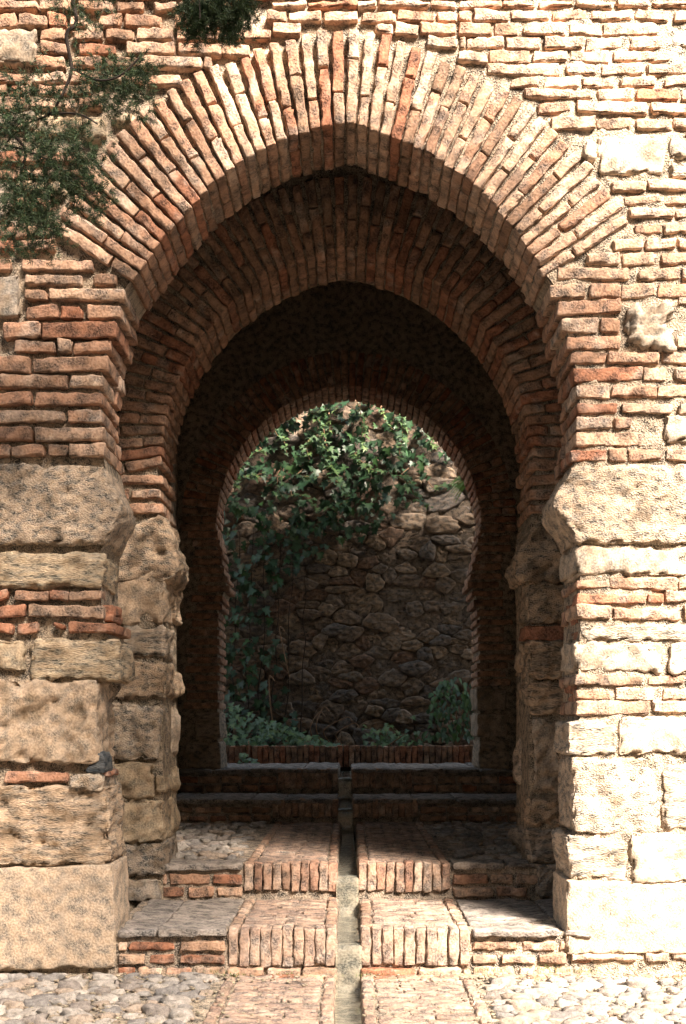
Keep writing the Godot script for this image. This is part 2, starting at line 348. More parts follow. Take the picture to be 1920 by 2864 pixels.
# grain, clouds and pits (pits where the third noise is low, more of them where the clouds are low)
func surface(a: PackedByteArray, b: PackedByteArray, hollow: PackedByteArray, wa: float, wb: float, pit_below: float, pit_dark: float, warm: float) -> StandardMaterial3D:
	var size := 512
	var alb := PackedByteArray()
	alb.resize(size * size * 3)
	var hgt := PackedByteArray()
	hgt.resize(size * size)
	for i in size * size:
		var u := a[i] - 128.0
		var v := b[i] - 128.0
		var p := clampf((pit_below - v * .7 - hollow[i]) / 16.0, 0.0, 1.0)
		var c := 228.0 + u * wa + v * wb
		c *= 1.0 - pit_dark * p
		alb[i * 3] = int(clampf(c + v * warm, 0, 255))
		alb[i * 3 + 1] = int(clampf(c, 0, 255))
		alb[i * 3 + 2] = int(clampf(c - v * warm, 0, 255))
		hgt[i] = int(clampf(160 + u * .7 + v * .25 - 130.0 * p, 0, 255))
	var m := StandardMaterial3D.new()
	m.albedo_texture = ImageTexture.create_from_image(Image.create_from_data(size, size, false, Image.FORMAT_RGB8, alb))
	m.heightmap_enabled = true
	m.heightmap_texture = ImageTexture.create_from_image(Image.create_from_data(size, size, false, Image.FORMAT_L8, hgt))
	m.vertex_color_use_as_albedo = true
	m.uv1_triplanar = true
	m.uv1_world_triplanar = true
	m.roughness = .95
	m.metallic_specular = .25
	return m

func plain(c: Color, rough := .9) -> StandardMaterial3D:
	var m := StandardMaterial3D.new()
	m.albedo_color = c.linear_to_srgb()
	m.roughness = rough
	return m

func make_materials() -> void:
	var grain := bytes_of(FastNoiseLite.TYPE_SIMPLEX, .11, 3, 4)
	var cloud := bytes_of(FastNoiseLite.TYPE_SIMPLEX, .02, 8, 4)
	var small := bytes_of(FastNoiseLite.TYPE_SIMPLEX, .16, 5, 2)
	var hollow := bytes_of(FastNoiseLite.TYPE_SIMPLEX, .085, 6, 3)
	M.brick = surface(grain, cloud, small, .36, .42, 44, .3, .10)
	M.brick.heightmap_scale = .45
	M.brick.uv1_scale = Vector3(.95, .95, .95)
	M.stone = surface(grain, cloud, hollow, .42, .38, 58, .34, .12)
	M.stone.heightmap_scale = .75
	M.stone.uv1_scale = Vector3(1.25, 1.9, 1.25)
	M.strata = M.stone.duplicate()
	M.strata.uv1_scale = Vector3(.7, 2.6, .7)
	M.strata.uv1_offset = Vector3(.37, .21, .6)
	M.sawn = surface(grain, cloud, small, .36, .26, 38, .25, .08)
	M.sawn.heightmap_scale = .28
	M.sawn.uv1_scale = Vector3(1.1, 1.1, 1.1)
	M.mortar = surface(grain, cloud, small, .55, .3, 60, .5, .06)
	M.mortar.heightmap_scale = .8
	M.mortar.uv1_scale = Vector3(1.3, 1.3, 1.3)
	M.slab = surface(grain, cloud, small, .45, .45, 45, .4, .05)
	M.slab.heightmap_scale = .5
	M.slab.uv1_scale = Vector3(.8, 1.0, 2.2)
	M.cobble = surface(cloud, grain, small, .4, .2, 40, .3, .05)
	M.cobble.heightmap_scale = .4
	M.cobble.uv1_scale = Vector3(2.2, 2.2, 2.2)
	M.cobble.roughness = .75
	M.leaf = plain(Color(1, 1, 1), .4)
	M.leaf.vertex_color_use_as_albedo = true
	M.leaf.metallic_specular = .45
	M.leaf.backlight_enabled = true
	M.leaf.backlight = Color(.25, .3, .12)
	M.needle = plain(Color(1, 1, 1), .7)
	M.needle.vertex_color_use_as_albedo = true
	M.needle.backlight_enabled = true
	M.needle.backlight = Color(.2, .25, .1)
	M.bark = plain(Color(.03, .022, .017), .95)
	M.stem = plain(Color(.26, .16, .09), .8)
	M.soil = plain(Color(.06, .045, .033), 1.0)
	M.water = plain(Color(.25, .27, .24), .06)
	M.water.transparency = BaseMaterial3D.TRANSPARENCY_ALPHA
	M.water.albedo_color.a = .22
	M.water.metallic_specular = .8


# ---------------------------------------------------------------- the gate
const STEP_Y := [0.0, .206, .394, .566, .762]
const STEP_Z := [1.2, 0.0, -.92, -3.49, -4.31, -5.76]

func channel_x(z: float) -> float:
	return lerpf(-.012, -.055, clampf(-z / 4.5, -.3, 1.2))

func front_wall() -> void:
	var w := thing("gate_wall", "tall weathered brick and stone gate wall holding the outer horseshoe arch", "wall")
	var hole := PackedVector2Array()
	hole.append_array(line(JAMB_LEFT))
	hole.append_array(line(INTRADOS))
	hole.append_array(line(JAMB_RIGHT))
	hole = grown(hole, .022)
	var cm := core(hole, Rect2(-3.4, -.06, 6.8, 6.4), -.027, -.42, .022, .006, Color(.44, .365, .275))
	put("mortar_core", cm, M.mortar, w)
	var jl := line(JAMB_LEFT)
	var jr := line(JAMB_RIGHT)
	for i in range(0, WALL_BRICKS.size(), 5):
		var x0: float = WALL_BRICKS[i] * .01
		var x1: float = WALL_BRICKS[i + 1] * .01
		var y0: float = WALL_BRICKS[i + 2] * .01
		var y1: float = WALL_BRICKS[i + 3] * .01
		var tint := clay(WALL_BRICKS[i + 4])
		var ym := (y0 + y1) / 2.0
		var edge := 0
		for p in jl:
			if absf(p.y - ym) < .05 and absf(p.x - x1) < .035 and x0 < -.7: edge = -1
		for p in jr:
			if absf(p.y - ym) < .05 and absf(p.x - x0) < .035 and x1 > .7: edge = 1
		var depth := .11 if edge == 0 else rng.randf_range(.25, .29)
		var q := rect(x0, x1, y0 + .003, y1 - .002, .005)
		var slope := rng.randf_range(-.006, .006)
		q[0].y -= slope; q[3].y -= slope; q[1].y += slope; q[2].y += slope
		brick(w, upright(q, rng.randf_range(-.005, .007), depth), tint)
		if edge:
			var r0 := x1 - .2 if edge < 0 else x0 + rng.randf_range(-.008, .006)
			var r1 := x1 + rng.randf_range(-.006, .008) if edge < 0 else x0 + .2
			brick(w, upright(rect(r0, r1, y0, y1, .004), -depth - .012, .40 - depth), clay(1))
	for i in range(0, WALL_BLOCKS.size(), 5):
		var kind: int = WALL_BLOCKS[i + 4]
		var x0: float = WALL_BLOCKS[i] * .01
		var x1: float = WALL_BLOCKS[i + 1] * .01
		var extra := {}
		if kind == 4: extra = {"amp": .013, "freq": 9.0, "fine": .010, "pit": .018, "r": .05}
		if kind == 5: extra = {"amp": .008, "pit": .015, "freq": 7.0, "stain_at": .05}
		if kind == 6: extra = {"amp": .004, "pit": .002, "freq": 4.0, "r": .012, "stain_at": .9, "sawn": true, "mottle": .3, "crease": .003}
		if kind == 1: extra = {"amp": .009, "r": .022}
		if kind == 3: extra = {"amp": .007, "r": .018, "stain_at": .3}
		var deep := .37 if minf(absf(x1), absf(x0)) < 1.25 and WALL_BLOCKS[i + 3] < 200 else .1
		var j := minf(.012, (x1 - x0) * .06)
		block(w, upright(rect(x0, x1, WALL_BLOCKS[i + 2] * .01, WALL_BLOCKS[i + 3] * .01, j), rng.randf_range(.0, .014) + (.022 if kind == 4 else 0.0), deep), ROCK[kind], "stone_block", extra)
	# the two corbelled imposts, narrowing the opening
	var left := [Vector2(-1.86, 1.96), Vector2(-1.115, 1.962), Vector2(-1.115, 2.32), Vector2(-1.86, 2.345)]
	impost(w, left, Vector2(-1.045, 2.13), -1.0, ROCK[6])
	var right := [Vector2(1.02, 1.965), Vector2(1.86, 1.965), Vector2(1.86, 2.335), Vector2(1.0, 2.325)]
	impost(w, right, Vector2(.925, 2.15), 1.0, ROCK[6])
	# a grey wedge pushed into the joint and the brick stubs in the jamb sides
	block(w, upright([Vector2(-1.225, .918), Vector2(-1.128, .915), Vector2(-1.127, .985), Vector2(-1.15, 1.02)], .0, .2), Color(.11, .12, .125), "stone_block", {"step": .01, "r": .016, "amp": .003, "pit": 0.0, "chip": 0.0, "crease": 0.0, "stain": Color(.14, .15, .15)})
	for s in [[-1.10, 1.69, 1.645], [-1.10, 1.655, 1.61], [-1.095, 1.60, 1.565], [-1.13, .925, .895], [1.035, 1.705, 1.66], [1.04, 1.655, 1.60], [1.04, 1.575, 1.54], [1.035, 1.325, 1.29], [1.035, 1.27, 1.235], [1.035, 1.215, 1.18]]:
		var side := signf(s[0])
		brick(w, upright(rect(minf(s[0], s[0] + side * .16), maxf(s[0], s[0] + side * .16), s[2], s[1], .006), -.06, rng.randf_range(.14, .28)), clay(2))
	further_courses(w)
	# outer arch
	var arch := put("outer_arch", core_strip(line(INTRADOS)), M.mortar, w)
	ring(arch, line(INTRADOS), line(EXTRADOS), .004, .42, .0545, 1.0)

# the wall goes on past the picture: its further courses, joined into one mesh for each material
func further_courses(w: Node3D) -> void:
	var bricks := []
	var blocks := []
	for zone in [[-3.3, -1.68, 0.0, 5.6], [1.63, 3.3, 0.0, 5.6], [-1.67, 1.62, 4.475, 5.6]]:
		var y: float = zone[2]
		while y < zone[3]:
			var stone := y < 2.3 and rng.randf() < .4
			var h := rng.randf_range(.16, .27) if stone else rng.randf_range(.048, .056)
			var x: float = zone[0] - rng.randf() * .1
			var to: float = zone[1]
			if y + h > 1.93 and y < 2.37:
				if zone[0] < -2.0: to = -1.89
				elif zone[0] > 1.0: x = 1.89
			while x < to - .04:
				var e := x + (rng.randf_range(.3, .6) if stone else rng.randf_range(.15, .32))
				if e > to - .06: e = to
				var c := upright(rect(x, e - .014, y, y + h, .005), rng.randf_range(-.005, .008), .1)
				if stone: blocks.append(solid(c, ROCK[[1, 3, 5, 6][rng.randi() % 4]], {"step": .04, "zstep": .06, "r": .016, "amp": .007, "fine": .004}))
				else: bricks.append(solid(c, clay(0), {"step": .06, "zstep": .08, "r": .009, "amp": .004}))
				x = e
			y += h + rng.randf_range(.022, .03)
	for k in 2:
		var o := put("further_courses", joined([bricks, blocks][k]), [M.brick, M.stone][k], w)
		o.set_meta("kind", "stuff")

func joined(list: Array) -> ArrayMesh:
	var V := PackedVector3Array()
	var I := PackedInt32Array()
	var C := PackedColorArray()
	for s in list:
		var a: Array = s[0].surface_get_arrays(0)
		var first := V.size()
		for v: Vector3 in a[Mesh.ARRAY_VERTEX]: V.append(v + s[1])
		for i: int in a[Mesh.ARRAY_INDEX]: I.append(first + i)
		C.append_array(a[Mesh.ARRAY_COLOR])
	return shaped(V, I, C)

# mortar bedding behind the voussoirs
func core_strip(inner: PackedVector2Array) -> ArrayMesh:
	var V := PackedVector3Array()
	var I := PackedInt32Array()
	var C := PackedColorArray()
	for i in inner.size():
		for k in 3:
			V.append(Vector3(inner[i].x, inner[i].y + .016, -.03 - .18 * k))
			C.append(Color(.40, .33, .25))
	for i in inner.size() - 1:
		for k in 2:
			var a := i * 3 + k
			for t in [a, a + 3, a + 4, a, a + 4, a + 1]: I.append(t)
	return shaped(V, I, C)

func impost(w: Node3D, q: Array, nose: Vector2, side: float, tint: Color) -> void:
	var c := upright(q, .012, .37)
	var s := solid(c, tint, {"step": .014, "r": .02, "amp": .005, "freq": 5.0, "fine": .002, "pit": .009, "crease": .005, "chip": .02, "stain": tint * .62, "stain_at": .25})
	var m: ArrayMesh = s[0]
	var arrays := m.surface_get_arrays(0)
	var V: PackedVector3Array = arrays[Mesh.ARRAY_VERTEX]
	var edge: float = q[1].x if side < 0 else q[0].x
	var reach: float = absf(nose.x - edge)
	for i in V.size():
		var g: Vector3 = V[i] + s[1]
		var near := clampf(1.0 - absf(g.x - edge) / .25, 0, 1)
		var lift := clampf(1.0 - absf(g.y - nose.y) / .18, 0, 1)
		V[i].x -= side * reach * near * smoothstep(0, 1, lift)
	put("stone_block", shaped(V, arrays[Mesh.ARRAY_INDEX], arrays[Mesh.ARRAY_COLOR]), M.stone, w, s[1])

# two-centred arch whose sides curve in again below the springing, down to the imposts
func horseshoe(mid: float, half: float, foot: float, impost_y: float, spring: float, apex: float, nip: float) -> Array:
	var rise := apex - spring
	var c := (rise * rise - half * half) / (2.0 * half)
	var r := half + c
	var top := acos(c / r)
	var arc := PackedVector2Array()
	var n := 18
	for i in n + 1:
		var t := top * i / n
		arc.append(Vector2(mid + c - r * cos(t), spring + r * sin(t)))
	for i in range(n - 1, -1, -1): arc.append(Vector2(2.0 * mid - arc[i].x, arc[i].y))
	var side := PackedVector2Array([Vector2(-half + .03, foot), Vector2(-half + .03, impost_y - .22), Vector2(-half + nip, impost_y - .04), Vector2(-half + nip, impost_y + .05)])
	for i in range(4, 0, -1):
		var y := lerpf(spring, impost_y + .05, i / 4.5)
		side.append(Vector2(-half + nip * pow((spring - y) / (spring - impost_y), 1.6), y))
	var hole := PackedVector2Array()
	for p in side: hole.append(p + Vector2(mid, 0))
	hole.append_array(arc)
	for i in range(side.size() - 1, -1, -1): hole.append(Vector2(mid - side[i].x, side[i].y))
	return [hole, arc]

func scaled_out(p: PackedVector2Array, mid: Vector2, d: float) -> PackedVector2Array:
	var a := PackedVector2Array()
	for v in p: a.append(v + (v - mid).normalized() * d)
	return a

func inner_wall() -> void:
	var w := thing("inner_arch_wall", "second horseshoe arch of dim brick on stone piers just inside the outer arch", "arch", Vector3(0, .2, -.9))
	var mid := -.028
	var h := horseshoe(mid, .992, .15, 2.05, 2.52, 3.69, .05)
	var cm := core(grown(h[0], .02), Rect2(-1.5, .1, 3.0, 5.75), -.92, -1.4, .05, .006, Color(.40, .335, .25))
	put("mortar_core", cm, M.mortar, w)
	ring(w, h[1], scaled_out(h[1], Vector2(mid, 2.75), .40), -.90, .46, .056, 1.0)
	# brick jamb courses
	for side in [-1, 1]:
		var y := 2.27
		while y < 2.50:
			var th := rng.randf_range(.045, .053)
			var x = mid + side * (.985 + rng.randf_range(-.008, .008))
			var far_x = mid + side * 1.46
			var cut = x + side * rng.randf_range(.13, .28)
			brick(w, upright(rect(minf(x, cut), maxf(x, cut), y, y + th, .004), -.895, .24), clay(1))
			brick(w, upright(rect(minf(x, cut), maxf(x, cut), y, y + th, .004), -1.15, .22), clay(1))
			brick(w, upright(rect(minf(cut + side * .012, far_x), maxf(cut + side * .012, far_x), y, y + th, .004), -.897, .1), clay(1))
			y += th + rng.randf_range(.024, .032)
		# beside the ring the courses go on upwards
		y = 2.52
		while y < 3.2:
			var x = mid + side * 1.40
			brick(w, upright(rect(minf(x - side * .06, x + side * .1), maxf(x - side * .06, x + side * .1), y, y + .05, .004), -.905, .1), clay(1))
			y += .08
	# imposts and pier blocks
	impost_at(w, [Vector2(-1.36, 1.90), Vector2(-.985, 1.90), Vector2(-.995, 2.24), Vector2(-1.36, 2.24)], Vector2(-.915, 1.97), -1.0, -.885, .46, ROCK[5])
	impost_at(w, [Vector2(.93, 1.90), Vector2(1.36, 1.90), Vector2(1.36, 2.26), Vector2(.96, 2.26)], Vector2(.868, 1.96), 1.0, -.885, .46, ROCK[5])
	for i in range(0, PIER_BLOCKS.size(), 5):
		var kind: int = PIER_BLOCKS[i + 4]
		var q := rect(PIER_BLOCKS[i] * .01, PIER_BLOCKS[i + 1] * .01, PIER_BLOCKS[i + 2] * .01, PIER_BLOCKS[i + 3] * .01, .010)
		if kind == 9:
			brick(w, upright(q, -.885, .2), clay(2))
			continue
		var tint: Color = ROCK[kind]
		block(w, upright(q, -.885 + rng.randf_range(-.012, .012), .30), tint, "stone_block", {"amp": .009, "pit": .012, "step": .018, "r": .02, "stain_at": .0})
		# stones of the jamb behind
		var side := signf(PIER_BLOCKS[i])
		var x0 := -1.35 if side < 0 else rng.randf_range(.93, .965)
		var x1 := rng.randf_range(-1.01, -.975) if side < 0 else 1.35
		if PIER_BLOCKS[i + 1] - PIER_BLOCKS[i] > 10:
			block(w, upright(rect(x0, x1, PIER_BLOCKS[i + 2] * .01 + .03, PIER_BLOCKS[i + 3] * .01 - .02, .02), -1.19, .22), tint, "stone_block", {"amp": .02, "pit": .01, "step": .03, "r": .03})

func impost_at(w: Node3D, q: Array, nose: Vector2, side: float, z: float, depth: float, tint: Color) -> void:
	var s := solid(upright(q, z, depth), tint, {"step": .02, "r": .035, "amp": .016, "freq": 6.0, "fine": .007, "pit": .01, "stain": tint * .45, "stain_at": .1})
	var arrays: Array = s[0].surface_get_arrays(0)
	var V: PackedVector3Array = arrays[Mesh.ARRAY_VERTEX]
	var edge: float = q[1].x if side < 0 else q[0].x
	for i in V.size():
		var g: Vector3 = V[i] + s[1]
		var near := clampf(1.0 - absf(g.x - edge) / .3, 0, 1)
		var lift := clampf(1.0 - absf(g.y - nose.y) / (.28 if g.y > nose.y else .12), 0, 1)
		V[i].x -= side * absf(nose.x - edge) * near * smoothstep(0, 1, lift)
	put("stone_block", shaped(V, arrays[Mesh.ARRAY_INDEX], arrays[Mesh.ARRAY_COLOR]), M.stone, w, s[1])

func rear_wall() -> void:
	var w := thing("rear_arch_wall", "unlit rear arch wall framing the ivy garden at the end of the passage", "arch", Vector3(0, .7, -4.4))
	var mid := -.022
	var h := horseshoe(mid, 1.108, .5, 2.32, 2.76, 3.97, .10)
	var cm := core(grown(h[0], .02), Rect2(-5.0, -.05, 10.0, 6.3), -4.40, -4.88, .09, .006, Color(.40, .335, .25))
	put("mortar_core", cm, M.mortar, w)
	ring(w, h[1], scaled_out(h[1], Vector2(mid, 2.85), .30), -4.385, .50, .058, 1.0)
	for side in [-1, 1]:
		var y := .765
		while y < 2.74:
			var low := y < 1.25
			var th := rng.randf_range(.045, .055)
			if low: th = rng.randf_range(.15, .24)
			var nip: float = .10 * (pow(clampf((2.76 - y) / .44, 0, 1), 1.6) if y > 2.30 else clampf((y - 2.05) / .25, 0, 1)) + (.02 if y < 2.3 else 0.0)
			var x: float = mid + side * (1.100 - nip + rng.randf_range(-.014, .012))
			var cut = x + side * rng.randf_range(.2, .3)
			if low: block(w, upright(rect(minf(x, cut), maxf(x, cut), y, y + th, .008), -4.385, .5), ROCK[0], "stone_block", {"step": .035, "zstep": .08})
			else: brick(w, upright(rect(minf(x, cut), maxf(x, cut), y, y + th, .004), -4.385, .5), clay(1), "brick", {"zstep": .12})
			y += th + rng.randf_range(.02, .03)

func box(x0: float, x1: float, y0: float, y1: float, z0: float, z1: float) -> BoxMesh:
	var b := BoxMesh.new()
	b.size = Vector3(x1 - x0, y1 - y0, z1 - z0)
	return b

func boxed(called: String, parent: Node3D, m: Material, x0: float, x1: float, y0: float, y1: float, z0: float, z1: float) -> MeshInstance3D:
	return put(called, box(x0, x1, y0, y1, z0, z1), m, parent, Vector3((x0 + x1) / 2, (y0 + y1) / 2, (z0 + z1) / 2))

# wall added behind the viewer, unseen, to block low sky light from the passage
func added_lane_wall() -> void:
	var w := thing("added_lane_wall", "unseen high plastered wall added across the lane to block low sky light", "wall", Vector3(0, -.05, 6.8))
	boxed("masonry", w, plain(Color(.40, .32, .23), 1.0), -11.0, 11.0, -.05, 6.2, 6.6, 7.2)
	boxed("coping", w, plain(Color(.36, .22, .15), 1.0), -11.0, 11.0, 6.202, 6.32, 6.52, 7.28)

func passage() -> void:
	var p := thing("passage_room", "dark masonry walls and ceiling of the passage between the arches", "passage", Vector3(0, .2, -2.5))
	var m: StandardMaterial3D = M.mortar.duplicate()
	m.vertex_color_use_as_albedo = false
	m.albedo_color = Color(.40, .335, .25).linear_to_srgb()
	boxed("side_wall", p, m, -1.8, -1.45, -.04, 5.8, -4.39, -.43)
	boxed("side_wall", p, m, 1.45, 1.8, -.04, 5.8, -4.39, -.43)
	boxed("ceiling", p, m, -1.8, 1.8, 5.8, 6.1, -4.39, -.43)


# ---------------------------------------------------------------- steps, channel, paving
func steps() -> void:
	var w := thing("entrance_steps", "worn brick and slab steps rising through the gate passage", "steps", Vector3(0, 0, -.1))
	for n in range(1, 5):
		var z0: float = STEP_Z[n]
		var z1: float = STEP_Z[n + 1]
		var y: float = STEP_Y[n]
		var below: float = STEP_Y[n - 1]
		var wide: float = [0, 1.12, 1.42, 1.42, 1.42][n]
		if n == 4: wide = 1.42
		for side in [-1, 1]:
			var cx := channel_x(z0)
			var e: float = cx + side * .056
			var o: float = side * wide
			# mortar bed of this half of the step
			var far := z1 - .05 if n < 4 else z1 - .1
			var s := solid(lying(minf(e, o), maxf(e, o), z0 - .02, far, y - .012, y - below + .08), Color(.42, .355, .28), {"step": .045, "zstep": .05, "r": .015, "amp": .006, "fine": .003})
			var bed := put("step", s[0], M.mortar, w, s[1])
			var band: float = e + side * .50
			# risers: soldiers by the channel, slab and courses outside
			var count := 10
			for i in count:
				var a = lerpf(e, band, float(i) / count) + side * .001
				var b = lerpf(e, band, float(i + 1) / count) - side * .004
				var top := y + rng.randf_range(-.004, .004)
				if n >= 3 and absf(a) > 5: continue
				var t := clay([3, 3, 1, 5, 2][rng.randi() % 5]) if n == 2 else clay([3, 5, 3, 5, 1][rng.randi() % 5])
				if n == 1: t = t.lerp(Color(.47, .37, .30), .65)
				elif n == 2: t = t.lerp(Color(.44, .345, .28), .35)
				else: t = t.lerp(Color(.44, .345, .28), .35)
				brick(bed, upright(rect(minf(a, b), maxf(a, b), below + .03 + rng.randf_range(0, .015), top, .003), z0 + rng.randf_range(-.006, .008), .12), t, "riser_brick", {"r": .006, "zstep": .03, "amp": .003})
			if n == 1:
				var x := e
				while absf(x) < absf(band) - .03:
					var xe = x + side * rng.randf_range(.14, .26)
					if absf(xe) > absf(band): xe = band
					brick(bed, upright(rect(minf(x, xe), maxf(x, xe), below - .02, below + .028, .004), z0 + .03, .12), clay([3, 5, 2, 3][rng.randi() % 4]), "riser_brick")
					x = xe + side * .012
			var o2: float = o if n > 1 else side * (1.065 if side < 0 else 1.10)
			# courses under the nosing slab
			var slab_t := .036
			var yy := below + (.0 if n > 1 else -.02)
			var courses := 3 if n == 1 else 2
			var room := (y - slab_t - .012) - yy
			for c in courses:
				var h := room / courses
				var x: float = band + side * .012
				while absf(x) < absf(o2) - .03:
					var xe = x + side * rng.randf_range(.10, .22)
					if absf(xe) > absf(o2) - .04: xe = o2
					var t := clay([3, 1, 5, 2, 3, 4][rng.randi() % 6])
					brick(bed, upright(rect(minf(x, xe), maxf(x, xe), yy + c * h + .006, yy + (c + 1) * h - .012, .004), z0 + rng.randf_range(-.012, .004), .1), t, "riser_brick")
					x = xe + side * rng.randf_range(.012, .03)
			# nosing slabs
			var sx: float = band + side * .01 if n < 3 else e + side * .004
			while absf(sx) < absf(o2) - .05:
				var xe = sx + side * rng.randf_range(.24, .5)
				if absf(xe) > absf(o2) - .1: xe = o2
				var grey := Color(.42, .37, .315).lerp(Color(.29, .28, .27), rng.randf() * .5)
				var deep := rng.randf_range(.16, .24) if n != 1 else rng.randf_range(.25, .4)
				slab(bed, lying(minf(sx, xe), maxf(sx, xe), z0 + .012, z0 - deep, y + rng.randf_range(-.003, .004), slab_t, .008), grey)
				if n >= 3:
					slab(bed, lying(minf(sx, xe), maxf(sx, xe), z0 - deep - .008, z1 + .01, y + rng.randf_range(-.004, .004), slab_t, .006), grey)
				if n == 1:
					slab(bed, lying(minf(sx, xe), maxf(sx, xe), z0 - deep - .012, z0 - .90, y + rng.randf_range(-.004, .004), slab_t, .008), grey)
				sx = xe + side * .012
			# the paved band on the tread: bricks on edge across, a border brick row beside the cobbles and by the channel
			var zz := z0 - .075
			var row := 0
			while n < 3 and zz > z1 + .03:
				var p := rng.randf_range(.046, .056)
				var inner: float = e + side * .062
				var outer: float = band - side * .06
				var m := lerpf(inner, outer, rng.randf_range(.3, .7))
				for span in [[inner, m - side * .005], [m + side * .005, outer]]:
					var t := clay([3, 1, 5, 3, 4][rng.randi() % 5])
					t = t.lerp(Color(.46, .37, .31), .6) * .85
					brick(bed, lying(minf(span[0], span[1]), maxf(span[0], span[1]), zz, zz - p + .008, y + rng.randf_range(-.005, .004), .05, .003), t, "tread_brick", {"step": .045, "zstep": .05, "r": .01})
				zz -= p
				row += 1
			for lane in [[e + side * .004, e + side * .054], [band - side * .052, band - side * .004]]:
				zz = z0 - .02 if n == 2 else z0 - .07
				while n < 3 and zz > z1 + .05:
					var l := minf(rng.randf_range(.2, .3), zz - z1)
					brick(bed, lying(minf(lane[0], lane[1]), maxf(lane[0], lane[1]), zz, zz - l + .01, y + rng.randf_range(-.003, .005), .05, .003), clay([3, 5, 1][rng.randi() % 3]).lerp(Color(.36, .28, .23), .3), "border_brick", {"step": .03, "r": .01})
					zz -= l
			if n == 2:
				cobbles(bed, 150, Rect2(minf(band + side * .03, o), z1 + .06, absf(o - band) - .05, absf(z1 - z0) - .30), y - .008, [.026, .05])

func slab(parent: Node3D, c: Array, tint: Color) -> void:
	var s := solid(c, tint, {"step": .028, "r": .012, "amp": .006, "freq": 7.0, "fine": .003, "zstep": .02, "stain": tint * .7, "stain_at": .2})
	put("slab", s[0], M.slab, parent, s[1])

var pebbles := []
func pebble_mesh(i: int) -> ArrayMesh:
	while pebbles.size() < 8:
		var k := pebbles.size()
		var V := PackedVector3Array()
		var I := PackedInt32Array()
		var C := PackedColorArray()
		var nu := 14
		var nv := 8
		for j in nv + 1:
			for u in nu:
				var th := PI * j / nv
				var ph := TAU * u / nu
				var p := Vector3(sin(th) * cos(ph), cos(th), sin(th) * sin(ph))
				p *= 1.0 + .5 * soft.get_noise_3dv(p * 1.3 + Vector3(k * 20, 3, 0)) + .17 * soft.get_noise_3dv(p * 3.4 + Vector3(0, k * 9, 0))
				if p.y > .62: p.y = .62 + (p.y - .62) * .35
				V.append(p)
				var t := 1.0 + .25 * soft.get_noise_3dv(p * 2.6 + Vector3(0, 0, k * 30))
				C.append(Color(t, t, t))
		for j in nv:
			for u in nu:
				var a := j * nu + u
				var b := j * nu + (u + 1) % nu
				for t in [a, b, b + nu, a, b + nu, a + nu]: I.append(t)
		pebbles.append(shaped(V, I, C))
	return pebbles[i % 8]

var stone_tones := []
func cobbles(parent: Node3D, most: int, area: Rect2, y: float, sizes: Array, called := "cobble") -> void:
	if stone_tones.is_empty():
		for c in [Color(.36, .34, .31), Color(.45, .415, .365), Color(.29, .275, .255), Color(.52, .48, .42), Color(.21, .20, .19), Color(.44, .365, .29), Color(.33, .295, .26)]:
			var m: StandardMaterial3D = M.cobble.duplicate()
			m.albedo_color = c.linear_to_srgb()
			stone_tones.append(m)
	var done: Array[Vector3] = []
	var tries := 0
	while done.size() < most and tries < most * 40:
		tries += 1
		var r := rng.randf_range(sizes[0], sizes[1]) * (1.0 - .45 * tries / (most * 40.0))
		var p := Vector2(rng.randf_range(area.position.x + r, area.end.x - r), rng.randf_range(area.position.y + r, area.end.y - r))
		var clash := false
		for d in done:
			if Vector2(d.x, (d.y - p.y) * 1.25 + p.y).distance_to(p) < (d.z + r) * .93:
				clash = true
				break
		if clash: continue
		done.append(Vector3(p.x, p.y, r))
		var tone := rng.randi() % 7
		tone = [0, 1, 2, 3, 6, 5, 1][tone]
		var o := put(called, pebble_mesh(rng.randi()), stone_tones[tone], parent, Vector3(p.x, y - r * .1 + rng.randf_range(-.003, .006), p.y))
		o.rotation = Vector3(rng.randf_range(-.15, .15), 0, rng.randf_range(-.15, .15))
		o.rotation.y = rng.randf_range(-.5, .5) + (PI if rng.randf() < .5 else 0.0)
		o.scale = Vector3(r * rng.randf_range(1.0, 1.3), r * rng.randf_range(.55, .85), r * rng.randf_range(.72, .95))

